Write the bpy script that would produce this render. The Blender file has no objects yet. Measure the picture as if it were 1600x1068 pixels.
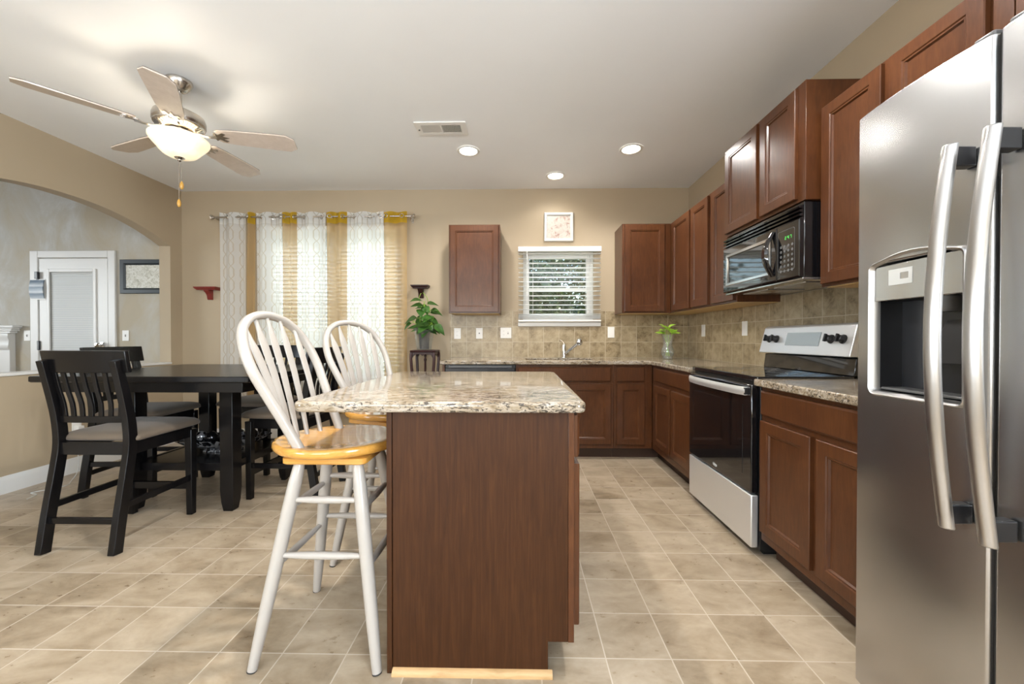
import bpy, bmesh, math, random
from mathutils import Vector, Matrix
R_ = math.radians
random.seed(7)
SC = bpy.context.scene
COL = SC.collection

# ------------------------------------------------------------------ camera
cd = bpy.data.cameras.new('camera'); cam = bpy.data.objects.new('camera', cd); COL.objects.link(cam)
cd.sensor_width = 36.0; cd.lens = 616.4 / 1600 * 36.0; cd.clip_start = 0.02
cam.location = (0, 0, 1.118); cam.rotation_euler = (math.pi / 2 - 0.0089, 0, 0.0197)
SC.camera = cam
# ------------------------------------------------------------------ view, sky, sun
SC.view_settings.view_transform = 'Standard'; SC.view_settings.look = 'None'
SC.view_settings.gamma = 1.0; SC.view_settings.use_curve_mapping = False
SC.view_settings.exposure = 0.88
SC.cycles.use_denoising = True
SC.cycles.max_bounces = 10; SC.cycles.diffuse_bounces = 5; SC.cycles.glossy_bounces = 4
SC.cycles.transmission_bounces = 8; SC.cycles.transparent_max_bounces = 16
SC.cycles.sample_clamp_indirect = 6.0
SC.cycles.caustics_reflective = False; SC.cycles.caustics_refractive = False
W = bpy.data.worlds.new('sky'); SC.world = W; W.use_nodes = True
wn = W.node_tree.nodes; wl = W.node_tree.links
sky = wn.new('ShaderNodeTexSky'); sky.sky_type = 'NISHITA'; sky.sun_disc = False
sky.sun_elevation = R_(48); sky.sun_rotation = R_(200); sky.air_density = 1.2; sky.dust_density = 2.0
wn['Background'].inputs['Strength'].default_value = 0.30
wl.new(sky.outputs[0], wn['Background'].inputs['Color'])


def lamp(name, kind, loc, power, color=(1, 1, 1), rot=(0, 0, 0), **kw):
    d = bpy.data.lights.new(name, kind); d.energy = power; d.color = color
    for k, v in kw.items():
        setattr(d, k, v)
    o = bpy.data.objects.new(name, d); COL.objects.link(o); o.location = loc; o.rotation_euler = rot
    return o


DAY = (0.80, 0.90, 1.0); WARM = (1.0, 0.89, 0.73); CAN = (1.0, 0.967, 0.925)
lamp('sun', 'SUN', (0, -10, 20), 2.2, (1.0, 0.95, 0.86), (R_(42), 0, R_(-15)), angle=R_(0.6))
# unseen fill lamps added behind the camera and in the living room
lamp('rear_fill_lamp', 'AREA', (-1.7, -3.42, 1.45), 78, DAY, (R_(138), 0, 0), shape='RECTANGLE', size=2.6, size_y=1.7)  # added for frontal fill and tilted up at the ceiling; invented window
lamp('rear_side_fill_lamp', 'AREA', (-3.66, -1.3, 1.5), 90, DAY, (R_(122), 0, R_(-90)), shape='RECTANGLE', size=1.5, size_y=1.5)  # added fill lamp; the wall has no window here
lamp('living_fill_lamp', 'AREA', (-7.9, 1.5, 1.7), 50, DAY, (R_(90), 0, R_(-90)), shape='RECTANGLE', size=2.2, size_y=1.6)  # added to light the living room through an invented window
lamp('side_fill_lamp', 'AREA', (1.78, -1.7, 1.55), 175, DAY, (R_(110), 0, R_(90)), shape='RECTANGLE', size=1.7, size_y=1.5)  # added to brighten the left wall through an invented window
lamp('north_sky_daylight', 'AREA', (-.6, 6.0, 4.0), 300, (0.93, 0.97, 1.0), (R_(-32), 0, 0), shape='RECTANGLE', size=5.0, size_y=2.0)
lamp('dining_window_daylight', 'AREA', (-2.0, 4.9, 1.6), 14, (0.93, 0.97, 1.0), (R_(-90), 0, 0), shape='RECTANGLE', size=1.6, size_y=1.7)

# ------------------------------------------------------------------ dimensions (metres; camera stands at x=0 y=0)
YB, XL, XR, ZC = 4.28, -3.72, 1.81, 2.733

# ------------------------------------------------------------------ node helpers / materials
class NT:
    def __init__(s, name):
        s.m = bpy.data.materials.new(name); s.m.use_nodes = True
        s.t = s.m.node_tree; s.b = s.t.nodes['Principled BSDF']; s.out = s.t.nodes['Material Output']
    def n(s, typ, ins=None, **kw):
        x = s.t.nodes.new(typ)
        for k, v in kw.items():
            setattr(x, k, v)
        for k, v in (ins or {}).items():
            s.set(x.inputs[k], v)
        return x
    def set(s, inp, v):
        if isinstance(v, bpy.types.NodeSocket):
            s.t.links.new(v, inp)
        elif isinstance(v, bpy.types.Node):
            s.t.links.new(v.outputs[0], inp)
        else:
            if isinstance(v, (tuple, list)) and len(v) == 3 and inp.type == 'RGBA':
                v = (*v, 1)
            inp.default_value = v
    def math(s, op, a, b=None, c=None):
        x = s.t.nodes.new('ShaderNodeMath'); x.operation = op
        s.set(x.inputs[0], a)
        if b is not None: s.set(x.inputs[1], b)
        if c is not None: s.set(x.inputs[2], c)
        return x.outputs[0]
    def mix(s, f, a, b, blend='MIX'):
        x = s.t.nodes.new('ShaderNodeMix'); x.data_type = 'RGBA'; x.blend_type = blend
        s.set(x.inputs['Factor'], f); s.set(x.inputs['A'], a); s.set(x.inputs['B'], b)
        return x.outputs['Result']
    def ramp(s, f, stops):
        x = s.t.nodes.new('ShaderNodeValToRGB'); s.set(x.inputs[0], f)
        e = x.color_ramp.elements
        while len(e) < len(stops): e.new(0.5)
        for el, (p, c) in zip(e, stops):
            el.position = p; el.color = (*c, 1)
        return x.outputs['Color']
    def coord(s, scale=(1, 1, 1), world=False, loc=(0, 0, 0)):
        if world: src = s.n('ShaderNodeNewGeometry').outputs['Position']
        else: src = s.n('ShaderNodeTexCoord').outputs['Object']
        return s.n('ShaderNodeMapping', {'Vector': src, 'Scale': scale, 'Location': loc}).outputs[0]
    def noise(s, vec, scale, detail=3, rough=0.55, dist=0.0, out='Fac'):
        x = s.n('ShaderNodeTexNoise', {'Vector': vec, 'Scale': scale, 'Detail': detail, 'Roughness': rough, 'Distortion': dist})
        return x.outputs[out]
    def bump(s, h, strength=0.2, dist=0.01):
        x = s.n('ShaderNodeBump', {'Height': h, 'Strength': strength, 'Distance': dist})
        s.set(s.b.inputs['Normal'], x); return x
    def set_p(s, **kw):
        names = dict(color='Base Color', rough='Roughness', metal='Metallic', spec='Specular IOR Level', coat='Coat Weight',
                     coat_rough='Coat Roughness', trans='Transmission Weight', ior='IOR', alpha='Alpha', emis='Emission Color',
                     emis_s='Emission Strength', sheen='Sheen Weight', aniso='Anisotropic')
        for k, v in kw.items():
            s.set(s.b.inputs[names[k]], v)
        return s


def plain(name, color, rough=0.5, **kw):
    return NT(name).set_p(color=color, rough=rough, **kw).m


M = {}
def mk_wall(name, col):
    t = NT(name); v = t.coord(world=True)
    t.set_p(color=t.mix(t.noise(v, 1.5, 3), tuple(c * .96 for c in col), tuple(min(1, c * 1.04) for c in col)), rough=0.55, spec=0.35)
    t.bump(t.noise(v, 350, 2), 0.06, 0.002); return t.m
M['wall'] = mk_wall('tan_wall_paint', (0.425, 0.338, 0.230))
def mk_faux():
    t = NT('sponged_wall_paint'); v = t.coord((1, 1, .6), world=True)
    n1 = t.noise(v, 2.2, 6, 0.62, 0.6); n2 = t.noise(v, 7, 5, .6)
    c = t.ramp(n1, [(0.36, (0.40, 0.345, 0.25)), (0.52, (0.44, 0.43, 0.39)), (0.68, (0.58, 0.61, 0.63))])
    c = t.mix(t.math('MULTIPLY', n2, .5), c, (0.50, 0.42, 0.31))
    t.set_p(color=c, rough=0.6); return t.m
M['faux'] = mk_faux()
M['ceiling'] = mk_wall('ceiling_white', (0.88, 0.885, 0.89))
M['trim'] = plain('white_trim_paint', (0.70, 0.685, 0.655), 0.32)
M['white'] = plain('white_plastic', (0.80, 0.78, 0.74), 0.35)
M['slat'] = None
def mk_slat():
    t = NT('white_blind_slat'); t.set_p(color=(0.86, 0.86, 0.84), rough=0.45)
    tr = t.n('ShaderNodeBsdfTranslucent', {'Color': (0.9, 0.9, 0.88, 1)})
    mx = t.n('ShaderNodeMixShader', {0: 0.5, 1: t.b.outputs[0], 2: tr.outputs[0]})
    t.t.links.new(mx.outputs[0], t.out.inputs[0]); return t.m
M['slat'] = mk_slat()
def mk_floor():
    t = NT('vinyl_tile_floor'); S = 0.2286
    p = t.n('ShaderNodeNewGeometry').outputs['Position']
    q = t.n('ShaderNodeVectorMath', {0: p, 1: (-0.301 + S * 60, -1.376 + S * 60, 0)}, operation='ADD').outputs[0]
    q = t.n('ShaderNodeVectorMath', {0: q, 1: (1 / S, 1 / S, 1)}, operation='MULTIPLY').outputs[0]
    cell = t.n('ShaderNodeVectorMath', {0: q}, operation='FLOOR').outputs[0]
    fr = t.n('ShaderNodeSeparateXYZ', {'Vector': t.n('ShaderNodeVectorMath', {0: q}, operation='FRACTION').outputs[0]})
    rnd = t.n('ShaderNodeTexWhiteNoise', {'Vector': cell}, noise_dimensions='3D')
    ex = t.math('MINIMUM', fr.outputs[0], t.math('SUBTRACT', 1.0, fr.outputs[0]))
    ey = t.math('MINIMUM', fr.outputs[1], t.math('SUBTRACT', 1.0, fr.outputs[1]))
    grout = t.math('LESS_THAN', t.math('MINIMUM', ex, ey), 0.010)
    off = t.n('ShaderNodeVectorMath', {0: rnd.outputs['Color'], 1: (9, 9, 9)}, operation='MULTIPLY').outputs[0]
    pv = t.n('ShaderNodeVectorMath', {0: p, 1: off}, operation='ADD').outputs[0]
    mp = t.n('ShaderNodeMapping', {'Vector': pv, 'Scale': (0.8, 1.4, 1)}).outputs[0]
    n1 = t.noise(mp, 5.0, 7, 0.62, 0.5); n2 = t.noise(mp, 26, 5, 0.65)
    f = t.math('ADD', t.math('MULTIPLY', n1, 0.8), t.math('MULTIPLY', n2, 0.2))
    f = t.math('ADD', f, t.math('MULTIPLY', t.math('SUBTRACT', rnd.outputs['Value'], 0.5), 0.14))
    c = t.ramp(f, [(0.28, (0.205, 0.148, 0.092)), (0.46, (0.335, 0.260, 0.176)), (0.60, (0.415, 0.334, 0.238)), (0.78, (0.51, 0.425, 0.322))])
    c = t.mix(grout, c, (0.52, 0.45, 0.36))
    t.set_p(color=c, rough=t.math('ADD', 0.22, t.math('MULTIPLY', n2, 0.16)), spec=0.5)
    t.bump(t.math('SUBTRACT', t.math('MULTIPLY', n2, .25), grout), 0.12, 0.003); return t.m
M['floor'] = mk_floor()
def mk_splash(name, ax, off):
    t = NT(name); S = 0.1667
    p = t.n('ShaderNodeSeparateXYZ', {'Vector': t.n('ShaderNodeNewGeometry').outputs['Position']})
    u = t.math('DIVIDE', t.math('ADD', p.outputs[ax], 20 * S - off), S)
    w = t.math('DIVIDE', t.math('SUBTRACT', p.outputs[2], 0.9135 - S * 2), S)
    fu, fw = t.math('FRACT', u), t.math('FRACT', w)
    cell = t.n('ShaderNodeCombineXYZ', {0: t.math('FLOOR', u), 1: t.math('FLOOR', w), 2: 3.0})
    rnd = t.n('ShaderNodeTexWhiteNoise', {'Vector': cell}, noise_dimensions='3D')
    e = t.math('MINIMUM', t.math('MINIMUM', fu, t.math('SUBTRACT', 1.0, fu)), t.math('MINIMUM', fw, t.math('SUBTRACT', 1.0, fw)))
    grout = t.math('LESS_THAN', e, 0.014)
    off2 = t.n('ShaderNodeVectorMath', {0: rnd.outputs['Color'], 1: (5, 5, 5)}, operation='MULTIPLY').outputs[0]
    pv = t.n('ShaderNodeVectorMath', {0: t.n('ShaderNodeNewGeometry').outputs['Position'], 1: off2}, operation='ADD').outputs[0]
    n1 = t.noise(pv, 13, 8, 0.72, 0.3)
    f = t.math('ADD', n1, t.math('MULTIPLY', t.math('SUBTRACT', rnd.outputs['Value'], 0.5), 0.12))
    c = t.ramp(f, [(0.30, (0.15, 0.105, 0.052)), (0.44, (0.29, 0.22, 0.125)), (0.60, (0.40, 0.315, 0.195)), (0.8, (0.48, 0.39, 0.26))])
    c = t.mix(grout, c, (0.50, 0.42, 0.30))
    t.set_p(color=c, rough=0.34, spec=0.5)
    t.bump(t.math('SUBTRACT', t.math('MULTIPLY', n1, .3), grout), 0.25, 0.003); return t.m
M['splash_b'] = mk_splash('stone_tile_back', 0, 0.2565)
M['splash_r'] = mk_splash('stone_tile_right', 1, 4.22)
def mk_granite():
    t = NT('beige_granite'); v = t.coord(world=True)
    m = t.n('ShaderNodeMapping', {'Vector': v, 'Scale': (.6, 1.25, 1.6), 'Rotation': (0, 0, 0.5)}).outputs[0]
    n1 = t.noise(m, 28, 5, 0.65, 0.8); n2 = t.noise(m, 75, 4, 0.7, 1.0); n3 = t.noise(m, 9, 3)
    c = t.ramp(n1, [(0.30, (0.13, 0.088, 0.050)), (0.43, (0.25, 0.195, 0.130)), (0.57, (0.365, 0.31, 0.245)), (0.75, (0.46, 0.42, 0.375))])
    dark = t.ramp(t.math('ADD', n2, t.math('MULTIPLY', t.math('SUBTRACT', n3, 0.5), 0.35)), [(0.40, (1, 1, 1)), (0.47, (0, 0, 0))])
    c = t.mix(dark, c, (0.055, 0.045, 0.035))
    t.set_p(color=c, rough=0.09, spec=0.5); return t.m
M['granite'] = mk_granite()
def mk_wood(name, c0, c1, c2, rough=0.33, sc=(9, 9, 1.2), grain=1.0, mott=0.5, coat=0.15, spec=0.4):
    t = NT(name); v = t.coord(sc); v2 = t.coord((1, 1, .8))
    g = t.noise(v, 7.0, 6, 0.6, 0.8); b = t.noise(v2, 5, 4, 0.6, .4)
    f = t.math('ADD', t.math('MULTIPLY', g, 1 - mott), t.math('MULTIPLY', b, mott))
    c = t.ramp(f, [(0.30, c0), (0.5, c1), (0.70, c2)])
    t.set_p(color=c, rough=rough, spec=spec, coat=coat, coat_rough=0.12)
    t.bump(g, 0.05 * grain, 0.002); return t.m
M['cherry'] = mk_wood('cherry_stained_wood', (0.050, 0.0165, 0.006), (0.078, 0.027, 0.0095), (0.112, 0.041, 0.0145), 0.30, coat=.12, spec=.3)
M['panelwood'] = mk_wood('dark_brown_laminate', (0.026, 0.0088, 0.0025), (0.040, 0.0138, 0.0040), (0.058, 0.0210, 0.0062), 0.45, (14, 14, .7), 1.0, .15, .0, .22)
M['toe'] = plain('dark_toe_kick', (0.045, 0.020, 0.011), 0.5)
M['maple'] = mk_wood('pale_maple', (0.46, 0.30, 0.12), (0.56, 0.38, 0.165), (0.62, 0.44, 0.2), 0.5, mott=.3, coat=0)
M['rawwood'] = mk_wood('unfinished_oak_strip', (0.36, 0.21, 0.085), (0.50, 0.31, 0.14), (0.58, 0.38, 0.19), 0.5, (1.2, 9, 9), mott=.3, coat=0)
M['honey'] = mk_wood('honey_maple_seat', (0.40, 0.185, 0.030), (0.52, 0.255, 0.050), (0.60, 0.32, 0.075), 0.16, (1.0, 12, 12), 0.3, .3, 0.5)
M['blackwood'] = mk_wood('black_stained_wood', (0.003, 0.003, 0.0033), (0.0045, 0.004, 0.0043), (0.008, 0.007, 0.007), 0.24, mott=.2, coat=.0, spec=.28)
M['mahogany'] = mk_wood('red_mahogany', (0.13, 0.012, 0.010), (0.19, 0.020, 0.014), (0.25, 0.03, 0.02), 0.25, coat=.4)
M['darkmahog'] = mk_wood('dark_mahogany', (0.020, 0.006, 0.006), (0.030, 0.009, 0.008), (0.045, 0.014, 0.011), 0.36, coat=.0, spec=.3)
M['whitepaint'] = plain('glossy_white_painted_wood', (0.375, 0.342, 0.305), 0.28)
def mk_fabric(name, c, sc=260):
    t = NT(name); v = t.coord(); n = t.noise(v, 6, 3); w = t.noise(t.coord((1, .12, 1)), sc, 2)
    t.set_p(color=t.mix(n, tuple(x * .8 for x in c), tuple(x * 1.15 for x in c)), rough=0.7, sheen=0.15)
    t.bump(w, 0.25, 0.002); return t.m
M['seatfab'] = mk_fabric('taupe_microfibre', (0.115, 0.085, 0.058))
def mk_steel(name, col, rough, vec=(1, 1, 500)):
    t = NT(name); g = t.noise(t.coord(vec), 1.0, 4, .6); w = t.noise(t.coord((1, 1.3, 1.6)), 1.7, 3, .55)
    t.set_p(color=t.mix(g, tuple(x * .995 for x in col), tuple(min(1, x * 1.005) for x in col)), metal=1.0,
            rough=rough)
    t.bump(w, 0.06, 0.02); return t.m
M['steel'] = mk_steel('brushed_stainless', (0.52, 0.52, 0.525), 0.27)
M['steelh'] = mk_steel('satin_steel_handle', (0.46, 0.45, 0.44), 0.30)
M['steelw'] = mk_steel('pale_stainless', (0.82, 0.82, 0.82), 0.36)
M['steelw'].node_tree.nodes['Principled BSDF'].inputs['Metallic'].default_value = .75
for k_ in ('steel', 'steelh'):
    t_ = M[k_].node_tree; b_ = t_.nodes['Principled BSDF']; g_ = t_.nodes.new('ShaderNodeTangent'); g_.direction_type = 'RADIAL'; g_.axis = 'Z'
    b_.inputs['Anisotropic'].default_value = .75; t_.links.new(g_.outputs[0], b_.inputs['Tangent'])
M['nickel'] = plain('brushed_nickel', (0.55, 0.51, 0.46), 0.25, metal=1.0)
M['chrome'] = plain('chrome', (0.8, 0.8, 0.8), 0.06, metal=1.0)
M['blackgloss'] = plain('black_gloss', (0.006, 0.006, 0.007), 0.05, spec=0.6, coat=.5, coat_rough=.03)
M['blackplastic'] = plain('black_plastic', (0.010, 0.010, 0.011), 0.32)
M['blacksatin'] = plain('black_satin', (0.014, 0.014, 0.016), 0.28)
M['greyplastic'] = plain('grey_plastic', (0.11, 0.11, 0.11), 0.35)
M['silverpanel'] = plain('silver_gloss_panel', (0.42, 0.41, 0.40), 0.12, metal=.85)
M['lcd'] = plain('grey_display', (0.33, 0.36, 0.36), 0.15)
M['green'] = plain('green_digits', (0.1, 0.6, 0.1), 0.4, emis=(0.1, 0.9, 0.15, 1), emis_s=0.15)
M['print'] = plain('pale_print', (0.55, 0.56, 0.55), 0.4)
M['soil'] = plain('potting_soil', (0.030, 0.022, 0.016), 0.9)
def mk_leaf(name, a, b):
    t = NT(name); c = t.ramp(t.noise(t.coord(), 14, 3), [(0.35, a), (0.65, b)])
    t.set_p(color=c, rough=0.35)
    tr = t.n('ShaderNodeBsdfTranslucent', {'Color': c})
    mx = t.n('ShaderNodeMixShader', {0: 0.25, 1: t.b.outputs[0], 2: tr.outputs[0]}); t.t.links.new(mx.outputs[0], t.out.inputs[0]); return t.m
M['leaf'] = mk_leaf('pothos_leaf', (0.028, 0.085, 0.014), (0.065, 0.17, 0.028))
M['limeleaf'] = mk_leaf('lime_leaf', (0.22, 0.42, 0.03), (0.40, 0.60, 0.08))
M['treeleaf'] = mk_leaf('tree_leaf', (0.014, 0.034, 0.010), (0.070, 0.105, 0.026))
M['treeleafy'] = mk_leaf('yellowing_tree_leaf', (0.03, 0.045, 0.01), (0.12, 0.125, 0.03))
M['bark'] = plain('bark', (0.07, 0.05, 0.035), 0.9)
M['grass'] = plain('lawn', (0.09, 0.13, 0.04), 0.9)
def mk_glass(name, col=(0.96, 0.98, 0.97), refl=0.08):
    t = NT(name); t.t.nodes.remove(t.b)
    a = t.n('ShaderNodeBsdfTransparent', {'Color': (*col, 1)}); g = t.n('ShaderNodeBsdfGlossy', {'Roughness': 0.02})
    f = t.math('ADD', refl * .4, t.math('MULTIPLY', t.math('POWER', t.n('ShaderNodeLayerWeight', {'Blend': .5}).outputs['Facing'], 3.0), .45))
    mx = t.n('ShaderNodeMixShader', {0: f, 1: a.outputs[0], 2: g.outputs[0]}); t.t.links.new(mx.outputs[0], t.out.inputs[0]); return t.m
M['pane'] = mk_glass('window_glass')
M['clear'] = mk_glass('clear_glass', (0.93, 0.95, 0.94))
def mk_cloudy(name, f):
    t = NT(name); t.t.nodes.remove(t.b)
    a = t.n('ShaderNodeBsdfTransparent', {'Color': (.96, .97, .96, 1)}); d = t.n('ShaderNodeBsdfDiffuse', {'Color': (.85, .86, .84, 1)}); g = t.n('ShaderNodeBsdfGlossy', {'Roughness': .05})
    m1 = t.n('ShaderNodeMixShader', {0: f, 1: a.outputs[0], 2: d.outputs[0]})
    fr = t.math('ADD', .05, t.math('MULTIPLY', t.math('POWER', t.n('ShaderNodeLayerWeight', {'Blend': .5}).outputs['Facing'], 2.0), .5))
    m2 = t.n('ShaderNodeMixShader', {0: fr, 1: m1.outputs[0], 2: g.outputs[0]}); t.t.links.new(m2.outputs[0], t.out.inputs[0]); return t.m
M['clear'] = mk_cloudy('clear_vase_glass', .06); M['plasticpot'] = mk_cloudy('clear_plastic_pot', .05)
M['water'] = mk_glass('water', (0.92, 0.95, 0.93))
def mk_sheer(name, col, tcol, opac, pattern=None):
    t = NT(name); t.t.nodes.remove(t.b)
    c = col
    if pattern:
        uv = t.n('ShaderNodeSeparateXYZ', {'Vector': t.n('ShaderNodeTexCoord').outputs['UV']})
        ph = t.math('MULTIPLY', t.math('SINE', t.math('MULTIPLY', uv.outputs[1], 2 * math.pi / 0.27)), 0.30)
        sq = t.math('MULTIPLY', t.math('SINE', t.math('MULTIPLY', uv.outputs[1], 6 * math.pi / 0.27)), 0.05)
        ph = t.math('ADD', ph, sq)
        u = t.math('DIVIDE', uv.outputs[0], 0.115)
        d = []
        for op in ('ADD', 'SUBTRACT'):
            fr = t.math('FRACT', t.math(op, u, ph)); d.append(t.math('ABSOLUTE', t.math('SUBTRACT', fr, 0.5)))
        mask = t.math('LESS_THAN', t.math('MINIMUM', d[0], d[1]), 0.050)
        c = t.mix(mask, col, pattern)
    df = t.n('ShaderNodeBsdfDiffuse', {'Color': c if pattern else (*col, 1)}); tl = t.n('ShaderNodeBsdfTranslucent', {'Color': c if pattern else (*tcol, 1)})
    m1 = t.n('ShaderNodeMixShader', {0: 0.5, 1: df.outputs[0], 2: tl.outputs[0]})
    tp = t.n('ShaderNodeBsdfTransparent', {'Color': (1, 1, 1, 1)})
    m2 = t.n('ShaderNodeMixShader', {0: opac, 1: tp.outputs[0], 2: m1.outputs[0]})
    t.t.links.new(m2.outputs[0], t.out.inputs[0]); return t.m
M['curtain_w'] = mk_sheer('white_lattice_curtain', (0.88, 0.87, 0.84), (0.9, 0.9, 0.88), 0.79, (0.72, 0.66, 0.55))
M['curtain_y'] = mk_sheer('gold_sheer', (0.58, 0.40, 0.19), (0.62, 0.42, 0.20), 0.74)
M['hem_y'] = mk_sheer('gold_hem', (0.60, 0.38, 0.035), (0.70, 0.45, 0.05), 0.95)
M['hem_w'] = mk_sheer('white_hem', (0.86, 0.85, 0.82), (0.8, 0.8, 0.78), 0.97, (0.62, 0.58, 0.50))
def mk_emit(name, col, s):
    t = NT(name); t.set_p(color=(0.9, 0.9, 0.88), rough=0.4, emis=(*col, 1), emis_s=s); return t.m
M['canlens'] = mk_emit('lit_can_lens', (1.0, 0.93, 0.80), 9.0)
def mk_bowl():
    t = NT('lit_alabaster_glass'); n = t.noise(t.coord((1, 1, 1.6)), 9, 4, .6, 1.0)
    t.set_p(color=(0.85, 0.78, 0.62), rough=0.25, emis=t.ramp(n, [(0.35, (1.0, 0.74, 0.40)), (0.65, (1.0, 0.88, 0.66))]), emis_s=0.40); return t.m
M['bowl'] = mk_bowl()
M['blade'] = mk_wood('pale_wood_fan_blade', (0.56, 0.46, 0.38), (0.62, 0.52, 0.44), (0.68, 0.58, 0.50), 0.35, (3, 3, 3), mott=.3)
M['bladetop'] = mk_wood('dark_blade_edge', (0.045, 0.025, 0.016), (0.06, 0.035, 0.022), (0.08, 0.05, 0.03), 0.4)
M['fob'] = plain('amber_wood_fob', (0.50, 0.27, 0.05), 0.3)
M['navyframe'] = plain('dark_slate_frame', (0.008, 0.014, 0.018), 0.4)
def mk_art(name, stops, sc):
    t = NT(name); n = t.noise(t.coord((1, 1, 1)), sc, 6, .65, 1.0); t.set_p(color=t.ramp(n, stops), rough=.5); return t.m
M['art_stone'] = mk_art('speckled_art_paper', [(0.35, (0.36, 0.34, 0.26)), (0.5, (0.60, 0.58, 0.50)), (0.65, (0.72, 0.71, 0.66))], 38)
M['art_pink'] = mk_art('pale_floral_print', [(0.36, (0.36, 0.19, 0.16)), (0.45, (0.50, 0.42, 0.36)), (0.55, (0.60, 0.56, 0.50)), (0.68, (0.48, 0.48, 0.42))], 17)
def mk_plaid():
    t = NT('blue_plaid_print'); p = t.n('ShaderNodeSeparateXYZ', {'Vector': t.coord()})
    f = t.math('FRACT', t.math('MULTIPLY', p.outputs[2], 14)); n = t.noise(t.coord((8, 8, 60)), 1, 3)
    c = t.ramp(t.math('ADD', t.math('MULTIPLY', f, .7), t.math('MULTIPLY', n, .3)), [(0.2, (0.62, 0.66, 0.70)), (0.45, (0.30, 0.36, 0.42)), (0.7, (0.10, 0.15, 0.21)), (0.9, (0.5, 0.55, 0.6))])
    t.set_p(color=c, rough=.4); return t.m
M['plaid'] = mk_plaid()
M['bead'] = plain('black_beaded_metal', (0.05, 0.05, 0.055), 0.15, metal=.9)
def mk_speck():
    t = NT('black_silver_mosaic'); v = t.n('ShaderNodeTexVoronoi', {'Vector': t.coord(), 'Scale': 70})
    t.set_p(color=t.ramp(v.outputs['Color'], [(0.45, (0.01, 0.01, 0.012)), (0.6, (0.5, 0.5, 0.52))]), rough=.18, metal=.6); return t.m
M['mosaic'] = mk_speck()
M['rubber'] = plain('dark_rubber', (0.02, 0.018, 0.016), 0.6)
M['cable'] = plain('white_cable', (0.62, 0.62, 0.60), 0.4)

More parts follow.
